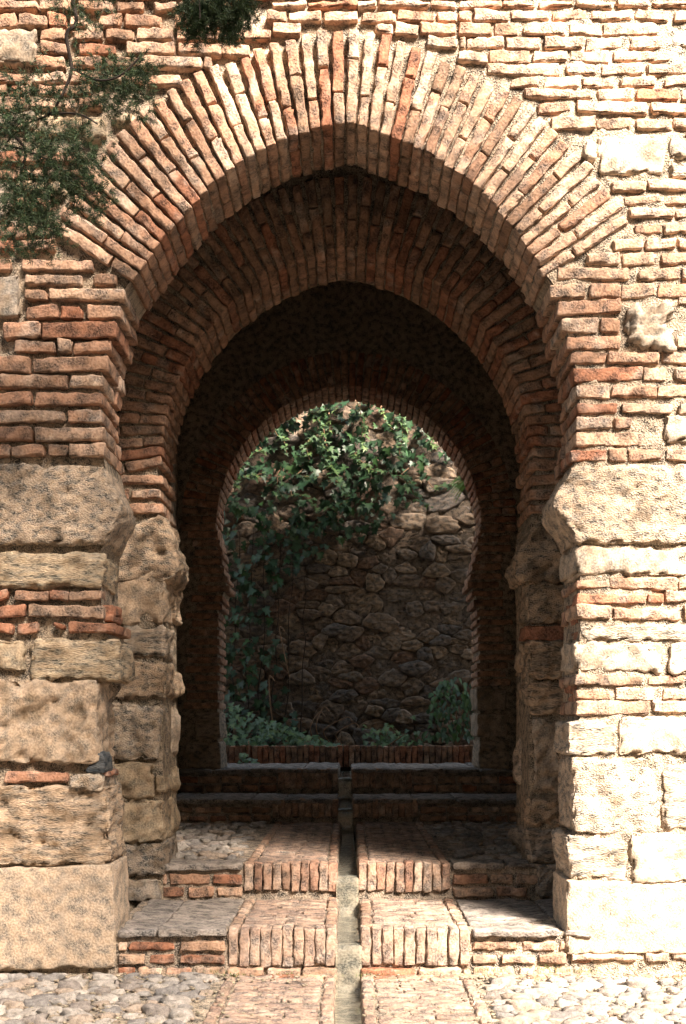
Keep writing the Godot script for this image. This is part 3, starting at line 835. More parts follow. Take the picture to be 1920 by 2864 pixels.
func paving() -> void:
	var g := put("ground", ground_mesh(), M.mortar, self)
	tag(g, "", "", "", "structure")
	var p := put("pavement", slab_sheet(-1.9, 1.9, -.06, 1.35, -.004), M.mortar, self)
	tag(p, "", "", "", "structure")
	for side in [-1, 1]:
		var e: float = -.012 + side * .056
		var band: float = e + side * .50
		var zz := 1.25
		while zz > .10:
			var pt := rng.randf_range(.050, .060)
			var inner: float = e + side * .062
			var outer: float = band - side * .06
			var m := lerpf(inner, outer, rng.randf_range(.25, .75))
			for span in [[inner, m - side * .004], [m + side * .004, outer]]:
				brick(p, lying(minf(span[0], span[1]), maxf(span[0], span[1]), zz, zz - pt + .006, .004 + rng.randf_range(-.003, .004), .05, .003), clay([3, 5, 3, 1, 5][rng.randi() % 5]).lerp(Color(.48, .385, .32), .65) * .88, "brick", {"step": .04, "zstep": .05, "r": .008})
			zz -= pt
		for lane in [[e + side * .004, e + side * .054], [band - side * .05, band]]:
			zz = 1.25
			while zz > .10:
				var l := minf(rng.randf_range(.09, .26), zz - .06)
				brick(p, lying(minf(lane[0], lane[1]), maxf(lane[0], lane[1]), zz, zz - l + .012, .008 + rng.randf_range(-.003, .004), .05, .003), clay([3, 5, 1][rng.randi() % 3]).lerp(Color(.48, .385, .32), .5) * .88, "brick", {"step": .03, "r": .012})
				zz -= l
		# flat course at the foot of the first step
		var x: float = e + side * .004
		while absf(x) < 1.5:
			var xe = x + side * rng.randf_range(.16, .26)
			if side > 0 or absf(xe) < .62:
				brick(p, lying(minf(x, xe - side * .012), maxf(x, xe - side * .012), .095, .035, .006, .05, .004), clay([3, 5, 5, 2][rng.randi() % 4]), "brick", {"r": .012})
			x = xe
		cobbles(p, 145, Rect2(-1.78 if side < 0 else band + .02, .10 if side > 0 else .03, absf(1.78 - absf(band)) - .02, 1.1), .0, [.03, .062])

func litter() -> void:
	var grit := []
	for i in 2600:
		var x := rng.randf_range(-1.75, 1.75)
		var z := rng.randf_range(.02, 1.2) if rng.randf() < .6 else .02 + absf(rng.randfn()) * .08
		if absf(x + .012) < .06: continue
		if absf(x) < .5 and rng.randf() < .75: continue
		var r := rng.randf_range(.003, .010)
		grit.append([Vector3(x, .004 + r * .3, z), Basis.from_euler(Vector3(0, rng.randf() * TAU, 0)) * Basis.from_scale(Vector3(r, r * .6, r * .8))])
	var holder := Node3D.new()
	holder.name = "gravel"
	add_child(holder)
	tag(holder, "fine grit and gravel scattered over the cobbles at the foot of the gate", "gravel", "", "stuff")
	mass("grit", holder, pebble_mesh(2), stone_tones[5], grit)
	var V := PackedVector3Array([Vector3(-.1, 0, 0), Vector3(.1, 0, 0), Vector3(.08, .6, .1), Vector3(0, 1, .3)])
	var green := Color(.11, .15, .04)
	var blade := shaped(V, PackedInt32Array([0, 1, 2, 0, 2, 3]), PackedColorArray([green, green, green, green]))
	var blades := []
	for c in [[.62, .035, .02, 70], [.86, .045, .02, 60], [1.05, .03, .02, 40], [.56, .01, .05, 50], [-.55, .02, .05, 40], [-.3, .02, .045, 25], [.08, .02, .05, 40], [-.62, .03, .02, 20]]:
		for i in c[3]:
			var h := rng.randf_range(.008, .026)
			blades.append([Vector3(c[0] + rng.randfn() * .05, c[1] - .02, c[2] + rng.randfn() * .008), Basis.from_euler(Vector3(rng.randf_range(-.5, .5), rng.randf() * TAU, rng.randf_range(-.5, .5))) * Basis.from_scale(Vector3(h * .6, h, h))])
	var weeds := Node3D.new()
	weeds.name = "grass"
	add_child(weeds)
	tag(weeds, "tiny green weeds sprouting in the joints below the first step", "grass", "", "stuff")
	mass("blades", weeds, blade, M.needle, blades)

func ground_mesh() -> ArrayMesh:
	var V := PackedVector3Array()
	var I := PackedInt32Array()
	var C := PackedColorArray()
	for p in [Vector3(-60, -.13, -60), Vector3(60, -.13, -60), Vector3(60, -.13, 60), Vector3(-60, -.13, 60)]:
		V.append(p)
		C.append(Color(.28, .24, .20))
	for t in [0, 1, 2, 0, 2, 3]: I.append(t)
	return shaped(V, I, C)

func slab_sheet(x0: float, x1: float, z0: float, z1: float, y: float) -> ArrayMesh:
	var V := PackedVector3Array()
	var I := PackedInt32Array()
	var C := PackedColorArray()
	var nx := int((x1 - x0) / .03)
	var nz := int((z1 - z0) / .03)
	for j in nz + 1:
		for i in nx + 1:
			var g := Vector3(lerpf(x0, x1, float(i) / nx), y, lerpf(z0, z1, float(j) / nz))
			g.y += .006 * soft.get_noise_3dv(g * 12.0)
			# the bed of the water channel is sunk into the pavement
			if absf(g.x + .012) < .05: g.y -= .11
			V.append(g)
			var t := 1.0 + .3 * soft.get_noise_3dv(g * 8.0)
			C.append(Color(.43 * t, .37 * t, .285 * t))
	for j in nz:
		for i in nx:
			var a := j * (nx + 1) + i
			for t in [a, a + 1, a + nx + 2, a, a + nx + 2, a + nx + 1]: I.append(t)
	return shaped(V, I, C)

func channel_line() -> PackedVector3Array:
	var a := PackedVector3Array()
	a.append(Vector3(0, -.08, 1.3))
	a.append(Vector3(0, -.08, .10))
	for n in range(1, 5):
		var z: float = STEP_Z[n]
		var y: float = STEP_Y[n] - .075
		a.append(Vector3(0, STEP_Y[n - 1] - .077, z + .05))
		a.append(Vector3(0, STEP_Y[n - 1] - .055, z + .022))
		a.append(Vector3(0, y - .03, z + .004))
		a.append(Vector3(0, y - .006, z - .006))
		a.append(Vector3(0, y, z - .03))
		a.append(Vector3(0, y - .002, STEP_Z[n + 1] + .12))
	a.append(Vector3(0, STEP_Y[4] - .075, -5.7))
	return a

func ribbon(half: float, lift: float, wave: float) -> ArrayMesh:
	var V := PackedVector3Array()
	var I := PackedInt32Array()
	var C := PackedColorArray()
	var p := channel_line()
	var fine := PackedVector3Array()
	for i in p.size() - 1:
		var n := maxi(1, int(p[i].distance_to(p[i + 1]) / .03))
		for k in n: fine.append(p[i].lerp(p[i + 1], float(k) / n))
	fine.append(p[p.size() - 1])
	var across := 6
	for i in fine.size():
		var t := (fine[mini(i + 1, fine.size() - 1)] - fine[maxi(i - 1, 0)]).normalized()
		var up := Vector3.RIGHT.cross(t).normalized()
		if up.y < -.01: up = -up
		if absf(t.y) > .9: up = Vector3(0, 0, 1)
		for k in across + 1:
			var u := float(k) / across * 2.0 - 1.0
			var g := fine[i] + Vector3(channel_x(fine[i].z) + u * half, 0, 0)
			g += up * (lift + wave * soft.get_noise_3dv(g * Vector3(40, 30, 22)))
			V.append(g)
			var tone := 1.0 + .3 * soft.get_noise_3dv(g * 14.0)
			C.append(Color(.36 * tone, .33 * tone, .25 * tone))
	for i in fine.size() - 1:
		for k in across:
			var a := i * (across + 1) + k
			for t in [a, a + across + 1, a + across + 2, a, a + across + 2, a + 1]: I.append(t)
	return shaped(V, I, C)

func channel() -> void:
	var c := thing("water_channel", "narrow stepped stone water channel running down the middle of the steps", "channel", Vector3(0, 0, -.1))
	put("channel_bed", ribbon(.06, 0.0, .006), M.slab, c)
	var wt := put("water", ribbon(.05, .007, .0025), M.water, self)
	tag(wt, "", "", "", "structure")


# ---------------------------------------------------------------- garden behind
func garden() -> void:
	var s := boxed("garden_soil", self, M.soil, -3.0, 3.0, -.04, .88, -7.2, -5.83)
	tag(s, "", "", "", "structure")
	var e := thing("brick_edging", "low edging of upright red bricks along the ivy bed", "edging", Vector3(0, .75, -5.78))
	var x := -1.5
	while x < 1.5:
		var w := rng.randf_range(.046, .052)
		brick(e, upright(rect(x, x + w, .72, .925 + rng.randf_range(-.006, .006), .002), -5.76 + rng.randf_range(-.005, .005), .09), clay([2, 1, 2, 4][rng.randi() % 4]) , "brick", {"step": .03, "r": .006})
		x += w + .006
	var g := thing("garden_wall", "dark rubble stone wall behind the ivy beyond the rear arch", "wall", Vector3(0, .88, -6.9))
	var bed := solid(upright(rect(-3.0, 3.0, .8, 4.9), -6.908, .4), Color(.25, .205, .16), {"step": .05, "amp": .008, "fine": .006, "stain": Color(.17, .14, .11), "stain_at": .0})
	put("mortar_core", bed[0], M.mortar, g, bed[1])
	var pts := PackedVector2Array()
	var tries := 0
	while pts.size() < 298 and tries < 30000:
		tries += 1
		var p := Vector2(rng.randf_range(-1.4, 1.42), rng.randf_range(.84, 4.6))
		var near := .05 + .125 * pow(rng.randf(), 1.8) * maxf(.25, 1.0 - tries / 9000.0)
		if p.x < -.6 or p.y > 3.5: near *= 1.7
		var ok := true
		for q in pts:
			if Vector2(p.x - q.x, (p.y - q.y) * 1.6).distance_to(Vector2.ZERO) < near * 1.25: ok = false
		if ok: pts.append(p)
	for i in pts.size():
		var cell := PackedVector2Array([pts[i] + Vector2(-.3, -.2), pts[i] + Vector2(.3, -.2), pts[i] + Vector2(.3, .2), pts[i] + Vector2(-.3, .2)])
		for k in pts.size():
			var d := pts[k] - pts[i]
			d.y *= 2.6
			if k == i or d.length() > 1.2: continue
			var n := d.normalized()
			var mid := (pts[k] + pts[i]) / 2.0 - n * .004
			var t := Vector2(-n.y, n.x)
			var half := PackedVector2Array([mid + t * 2, mid - t * 2, mid - t * 2 - n * 3, mid + t * 2 - n * 3])
			var got := Geometry2D.intersect_polygons(cell, half)
			if got.size(): cell = got[0]
		if pts[i].distance_to(Vector2(-.62, 1.47)) < .11: continue
		rubble(g, cell, -6.9 + rng.randf_range(-.03, .035))
	ivy()

# one stone of the rubble wall: rounded over the outline of its face
func rubble(parent: Node3D, cell: PackedVector2Array, z: float) -> void:
	var mid := Vector2.ZERO
	for p in cell: mid += p / cell.size()
	var tint: Color = [Color(.27, .215, .165), Color(.32, .25, .185), Color(.22, .195, .17), Color(.36, .28, .20), Color(.27, .19, .14), Color(.29, .24, .19)][rng.randi() % 6]
	if rng.randf() < .05: tint = Color(.46, .37, .28)
	var size := Vector2.ZERO
	for p in cell: size = size.max(((p - mid) * 2.0).abs())
	size *= .92
	var first := (cell[0] - mid).angle()
	var turn := 1.0 if Geometry2D.is_polygon_clockwise(cell) == false else -1.0
	var rim := PackedVector2Array()
	var n := 22
	for i in n:
		var p := along(PackedVector2Array(Array(cell) + [cell[0]]), float(i) / n)
		var a := TAU * (i + .5) / n
		p = p.lerp(mid + Vector2(cos(first + a * turn), sin(first + a * turn)) * size * .5, .38)
		rim.append(mid + (p - mid) * (.985 + .14 * soft.get_noise_2d(p.x * 16.0, p.y * 16.0)))
	var V := PackedVector3Array()
	var I := PackedInt32Array()
	var C := PackedColorArray()
	var high := rng.randf_range(.010, .024)
	for ring_ in [[1.0, -.09], [1.0, -.02], [.93, .4], [.8, .75], [.55, .95], [.28, 1.0]]:
		for p in rim:
			var q: Vector2 = mid + (p - mid) * ring_[0]
			var d: float = ring_[1] if ring_[1] < 0 else ring_[1] * high
			var bump := .016 * soft.get_noise_3d(q.x * 16.0, q.y * 16.0, z * 60.0) + .007 * soft.get_noise_3d(q.x * 50.0, q.y * 50.0, 3.0)
			V.append(Vector3(q.x - mid.x, q.y - mid.y, d + bump))
			var t := 1.0 + .3 * soft.get_noise_2d(q.x * 20.0, q.y * 20.0)
			C.append(Color(tint.r * t, tint.g * t, tint.b * t))
	V.append(Vector3(0, 0, high))
	C.append(tint)
	for k in 5:
		for i in n:
			var a := k * n + i
			var b := k * n + (i + 1) % n
			for t in [a, b + n, b, a, a + n, b + n]: I.append(t)
	for i in n: for t in [5 * n + i, 6 * n, 5 * n + (i + 1) % n]: I.append(t)
	put("stone", shaped(V, I, C), M.stone, parent, Vector3(mid.x, mid.y, z))

var leaf_meshes := []
func leaf_mesh(i: int) -> ArrayMesh:
	if leaf_meshes.is_empty():
		for k in 10:
			var rim := [Vector2(0, -.05), Vector2(.28, -.16), Vector2(.52, .06), Vector2(.26, .26), Vector2(.42, .56), Vector2(.15, .56), Vector2(0, 1.0), Vector2(-.15, .56), Vector2(-.42, .56), Vector2(-.26, .26), Vector2(-.52, .06), Vector2(-.28, -.16)]
			if k >= 8: rim = [Vector2(0, 0), Vector2(.10, .1), Vector2(.27, .35), Vector2(.23, .65), Vector2(0, 1.05), Vector2(-.23, .65), Vector2(-.27, .35), Vector2(-.10, .1)]
			var V := PackedVector3Array([Vector3(0, .25, .0)])
			var I := PackedInt32Array()
			var C := PackedColorArray()
			for q: Vector2 in rim:
				var v := q * (1.0 + rng.randf_range(-.12, .12))
				V.append(Vector3(v.x, v.y, .12 * absf(v.x) * 1.6 - .22 * v.y * v.y + rng.randf_range(-.03, .03)))
			var base: Color = [Color(.035, .085, .03), Color(.045, .105, .035), Color(.03, .07, .035), Color(.09, .16, .06), Color(.075, .14, .07), Color(.12, .19, .065), Color(.07, .13, .055), Color(.10, .165, .09), Color(.03, .07, .025), Color(.05, .11, .03)][k]  # paler greens put sun and gloss into the shoots, dark greens shade the mass
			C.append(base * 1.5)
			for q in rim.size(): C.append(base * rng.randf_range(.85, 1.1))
			for q in rim.size(): for t in [0, 1 + (q + 1) % rim.size(), 1 + q]: I.append(t)
			leaf_meshes.append(shaped(V, I, C))
	return leaf_meshes[i]

func leaf_at(parent: Node3D, at: Vector3, size: float, face: Vector3, k := -1, called := "leaf") -> void:
	var o := put(called, leaf_mesh(rng.randi_range(3, 7) if k < 0 else k), M.leaf, parent, at)
	o.basis = leaf_basis(face, size)

func leaf_basis(face: Vector3, size: float) -> Basis:
	var z := face.normalized()
	var down := Vector3(rng.randf_range(-.7, .7), -1, rng.randf_range(-.2, .3))
	var y := (down - z * down.dot(z)).normalized()
	var x := y.cross(z)
	return Basis(x * size * rng.randf_range(.85, 1.1), y * size, z * size)

func tube(points: PackedVector3Array, r0: float, r1: float, sides := 5) -> ArrayMesh:
	var V := PackedVector3Array()
	var I := PackedInt32Array()
	var n := points.size()
	for i in n:
		var t := (points[mini(i + 1, n - 1)] - points[maxi(i - 1, 0)]).normalized()
		var a := t.cross(Vector3(.3, .2, 1)).normalized()
		var b := t.cross(a)
		var r := lerpf(r0, r1, float(i) / (n - 1))
		for s in sides:
			var ph := TAU * s / sides
			V.append(points[i] + (a * cos(ph) + b * sin(ph)) * r)
	for i in n - 1:
		for s in sides:
			var p := i * sides + s
			var q := i * sides + (s + 1) % sides
			for t in [p, q, q + sides, p, q + sides, p + sides]: I.append(t)
	return shaped(V, I)

func smooth(p: PackedVector3Array, n := 6) -> PackedVector3Array:
	var a := PackedVector3Array()
	for i in p.size() - 1:
		for k in n:
			a.append(p[i].cubic_interpolate(p[i + 1], p[maxi(i - 1, 0)], p[mini(i + 2, p.size() - 1)], float(k) / n))
	a.append(p[p.size() - 1])
	return a

# trailing ivy shoots in front of the garden wall; centimetres x, y on the plane of the wall
const SHOOTS := [
	["ivy shoot hanging in a short hook over the dark upper left leaves", 1.0, [-81,427, -77,411, -70,406, -66,391]],
	["ivy shoot sprawling down the left curve of the rear arch", 1.0, [-92,395, -104,386, -113,377, -117,364, -120,355]],
	["paired ivy shoot dangling left of the bare brown stem", .9, [-41,434, -32,423, -28,409, -41,408, -46,398, -43,385]],
	["short ivy shoot falling straight beside the paired shoot", .8, [-23,430, -22,413]],
	["ivy shoot with dense leaves standing alone above the left bed", 1.0, [-75,370, -75,355, -69,342]],
	["long bare stemmed ivy shoot swinging into a low leafy curve", 1.0, [6,445, 11,427, 11,409, 11,395, 4,392, 14,381, 27,374, 39,375]],
	["thin ivy shoot slanting down from the crown of the arch", .7, [30,440, 37,423, 44,416]],
	["leafy ivy shoot hanging straight right of the bare stem", 1.1, [49,440, 52,422, 52,404, 49,388, 55,381]],
	["ivy shoot clinging near the right curve of the rear arch", 1.1, [78,419, 83,406, 87,394]],
	["ivy shoot drifting down to the right toward the frond", 1.1, [51,367, 60,358, 64,347, 71,340, 83,333]],
	["broad dim ivy shoot falling through the middle of the wall", 1.2, [-27,404, -21,388, -20,370, -9,356, -4,347]],
	["ivy shoot winding low across the dark left wall", 1.0, [-62,349, -46,347, -36,334]],
	["pale ivy tip rising at the foot of the middle leaves", 1.0, [-27,333, -12,338, -4,341]],
	["short level ivy shoot with pale leaves", .9, [-57,365, -38,365]],
	["crown of large pale ivy leaves under the top of the rear arch", 1.5, [-52,446, -34,454, -9,452, 7,461, 28,454]],
	["level ivy shoot reaching inward from the left jamb", 1.0, [-108,366, -89,372]],
	["cluster of ivy leaves below the bright frond", 1.2, [84,356, 106,359]],
	["ivy shoot draping the left shoulder of the arch top", 1.4, [-70,432, -56,440, -44,437, -30,436, -14,437]],
]

func ivy() -> void:
	for s in SHOOTS:
		var at := PackedVector3Array()
		var z := -6.62 + rng.randf_range(-.06, .12)
		for i in range(0, s[2].size(), 2):
			at.append(Vector3(s[2][i] * .01, s[2][i + 1] * .01, z + rng.randf_range(-.05, .05)))
		var v := thing("ivy_shoot", s[0], "ivy", Vector3(at[0].x, at[0].y, -6.75), "trailing ivy shoots beyond the rear arch")
		var fine := smooth(at, 8)
		var root := PackedVector3Array([at[0] + Vector3(rng.randf_range(-.1, .1), .12, -.25)])
		root.append_array(fine)
		put("stem", tube(root, .006, .003), M.stem, v)
		var left := 0.0
		var n := 0
		for i in fine.size() - 1:
			left += fine[i].distance_to(fine[i + 1])
			while left > .021:
				left -= .021
				n += 1
				var p = fine[i] + Vector3(rng.randf_range(-.035, .035), rng.randf_range(-.015, .015), rng.randf_range(-.02, .04)) * s[1]
				leaf_at(v, p, rng.randf_range(.045, .092) * s[1], Vector3(rng.randf_range(-.6, .6), rng.randf_range(.7, 1.6), rng.randf_range(.4, 1.0)))
	# the mass on the wall: nearest leaves one by one, the rest as one mass
	var w := thing("ivy_plant", "dense dark ivy covering the left of the rubble wall beyond the arch", "ivy", Vector3(-.8, .88, -6.85))
	for k in 6:
		var x := -1.25 + k * .14
		var pts := PackedVector3Array()
		for i in 9: pts.append(Vector3(x + rng.randf_range(-.025, .025) + i * .01, .9 + i * (.28 if k < 5 else .22), -6.80 + rng.randf_range(-.03, .04)))
		put("stem", tube(smooth(pts, 4), .007, .003), M.bark, w)
	var mm := []
	for i in 3000:
		var x := rng.randf_range(-1.35, 1.2)
		var y := rng.randf_range(.9, 4.75)
		var cover := 1.0
		var edge := lerpf(-.42, -.75, clampf((y - .9) / 1.6, 0, 1))
		if y > 2.5: edge = lerpf(-.6, .9, clampf((y - 2.6) / .9, 0, 1))
		if y > 3.45: edge = lerpf(.72, 1.25, clampf((y - 3.5) / .5, 0, 1))
		cover = clampf((edge - x) / .35, 0, 1)
		if y < 3.0: cover *= .8
		if rng.randf() > cover: continue
		if soft.get_noise_3d(x * 5.0, y * 5.0, 7.0) < -.28: continue
		var p := Vector3(x, y, -6.82 + rng.randf_range(0, .16))
		var face := Vector3(rng.randf_range(-.7, .7), rng.randf_range(-.1, .9), rng.randf_range(.4, 1.0))
		var size := rng.randf_range(.06, .125)
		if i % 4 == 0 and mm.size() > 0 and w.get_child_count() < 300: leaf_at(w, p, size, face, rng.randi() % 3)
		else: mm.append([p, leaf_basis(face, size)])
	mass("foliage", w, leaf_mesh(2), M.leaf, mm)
	# ground ivy behind the edging and the right-hand shrub
	var low := thing("ground_ivy", "bright ivy sprawling in the bed over the left of the brick edging", "ivy", Vector3(-.8, .9, -6.2))
	for i in 240:
		var x := rng.randf_range(-1.3, -.1)
		var h := lerpf(.45, .05, clampf((x + 1.2) / 1.0, 0, 1))
		leaf_at(low, Vector3(x, .9 + rng.randf() * h, -6.1 + rng.randf_range(-.5, .2)), rng.randf_range(.05, .09), Vector3(rng.randf_range(-.6, .6), rng.randf_range(.4, 1.3), rng.randf_range(.3, 1)))
	for i in 14:
		leaf_at(low, Vector3(-.98 + rng.randf_range(-.08, .08), .80 + rng.randf_range(-.04, .05), -5.70 + rng.randf_range(-.02, .03)), rng.randf_range(.05, .07), Vector3(rng.randf_range(-.5, .5), 1, .8))
	put("stem", tube(smooth(PackedVector3Array([Vector3(-1.0, .95, -5.95), Vector3(-.98, .97, -5.78), Vector3(-.97, .88, -5.71), Vector3(-.98, .80, -5.70)])), .005, .003), M.stem, low)
	for c in [[-.36, .95, 1.25, -.32], [-.22, .95, 1.2, -.05], [-.1, .93, 1.14, .02], [-.75, .95, 1.6, -.82], [-.62, 1.6, 2.1, -.72], [-.30, .93, 1.30, -.28]]:
		put("stem", tube(smooth(PackedVector3Array([Vector3(c[0], c[1], -6.3), Vector3(c[0] - .05, (c[1] + c[2]) / 2, -6.25), Vector3(c[3], c[2], -6.3), Vector3(c[3] + .06, c[2] - .04, -6.25)])), .007, .004), M.stem, low)
	var mid := thing("bed_ivy", "small dark ivy tuft in the middle of the bed under the rubble wall", "ivy", Vector3(.4, .9, -6.3))
	for i in 70: leaf_at(mid, Vector3(.42 + rng.randfn() * .16, .92 + absf(rng.randfn()) * .1, -6.3 + rng.randf_range(-.3, .2)), rng.randf_range(.05, .08), Vector3(rng.randf_range(-.6, .6), rng.randf_range(.2, 1.2), rng.randf_range(.3, 1)))
	put("stem", tube(smooth(PackedVector3Array([Vector3(.34, .9, -6.25), Vector3(.45, .98, -6.15), Vector3(.52, 1.03, -6.1)])), .008, .004), M.stem, mid)
	var shrub := thing("leafy_shrub", "glossy green shrub at the right end of the ivy bed", "shrub", Vector3(1.0, .9, -6.3))
	for i in 6: put("stem", tube(smooth(PackedVector3Array([Vector3(1.05, .88, -6.3), Vector3(.95 + i * .05, 1.2, -6.25), Vector3(.78 + i * .11, 1.5, -6.2)])), .007, .003), M.stem, shrub)
	for i in 260:
		var u := rng.randf_range(-1, 1)
		var p := Vector3(1.03 + u * .27, 1.0 + (1.0 - u * u * .4) * rng.randf() * .62, -6.25 + rng.randf_range(-.2, .22))
		leaf_at(shrub, p, rng.randf_range(.06, .10), Vector3(rng.randf_range(-.8, .8), rng.randf_range(.3, 1.3), rng.randf_range(.3, 1)), 8 + rng.randi() % 2)
	# fan frond
	var f := thing("palm_frond", "bright yellow green fan frond beside the right rear jamb", "palm", Vector3(1.25, 3.6, -6.4))
	var hub := Vector3(1.24, 3.62, -6.42)
	put("stem", tube(PackedVector3Array([Vector3(1.7, 3.3, -6.5), Vector3(1.45, 3.55, -6.45), hub]), .01, .006), M.stem, f)
	for i in 15:
		var ang := PI * .62 + i * .125
		var V := PackedVector3Array()
		var I := PackedInt32Array()
		var C := PackedColorArray()
		for k in 7:
			var t := k / 6.0
			var r := .30 * t * (1.0 - .25 * absf(i - 7) / 7.0)
			var c := hub + Vector3(cos(ang) * r, sin(ang) * r * .8 - .16 * t * t, .06 * sin(i * 1.7) * t)
			var half := .012 * sin(PI * clampf(t * .93 + .05, 0, 1))
			var side := Vector3(-sin(ang), cos(ang), .5).normalized() * half
			V.append(c - side)
			V.append(c + side)
			C.append(Color(.16, .26, .035)); C.append(Color(.14, .24, .035))
		for k in 6: for t in [k * 2, k * 2 + 1, k * 2 + 3, k * 2, k * 2 + 3, k * 2 + 2]: I.append(t)
		put("leaflet", shaped(V, I, C), M.leaf, f)

func mass(called: String, parent: Node3D, mesh: Mesh, m: Material, at: Array) -> MultiMeshInstance3D:
	var mm := MultiMesh.new()
	mm.transform_format = MultiMesh.TRANSFORM_3D
	mm.use_colors = true
	mm.mesh = mesh
	mm.instance_count = at.size()
	var o := MultiMeshInstance3D.new()
	o.name = called
	o.multimesh = mm
	o.material_override = m
	parent.add_child(o, true)
	o.set_meta("kind", "stuff")
	for i in at.size():
		mm.set_instance_transform(i, Transform3D(at[i][1], at[i][0] - parent.position))
		var t := rng.randf_range(.7, 1.3)
		mm.set_instance_color(i, Color(t, t * rng.randf_range(.95, 1.08), t * .95))
	return o


# ---------------------------------------------------------------- the juniper in front of the wall, left
func spray(n: int, length: float, thin: float) -> ArrayMesh:
	var V := PackedVector3Array()
	var I := PackedInt32Array()
	var C := PackedColorArray()
	for i in n:
		var t := float(i) / n
		var p := Vector3(0, t * .75, 0)
		var ang := i * 2.4
		var d := Vector3(cos(ang) * .7, .75, sin(ang) * .7).normalized() * length * rng.randf_range(.6, 1.0) * (1.0 - .4 * t)
		var side := d.cross(Vector3(rng.randf() - .5, rng.randf() - .5, rng.randf() - .5)).normalized() * thin
		var k := V.size()
		V.append(p - side); V.append(p + side); V.append(p + d * .6 + side * 1.1); V.append(p + d)
		var g := rng.randf_range(.7, 1.2)
		for q in 4: C.append(Color(.024 * g, .042 * g, .022 * g).lerp(Color(.06 * g, .11 * g, .038 * g), [0.0, 0.0, .5, 1.0][q]))
		for q in [k, k + 1, k + 2, k, k + 2, k + 3]: I.append(q)
	return shaped(V, I, C)

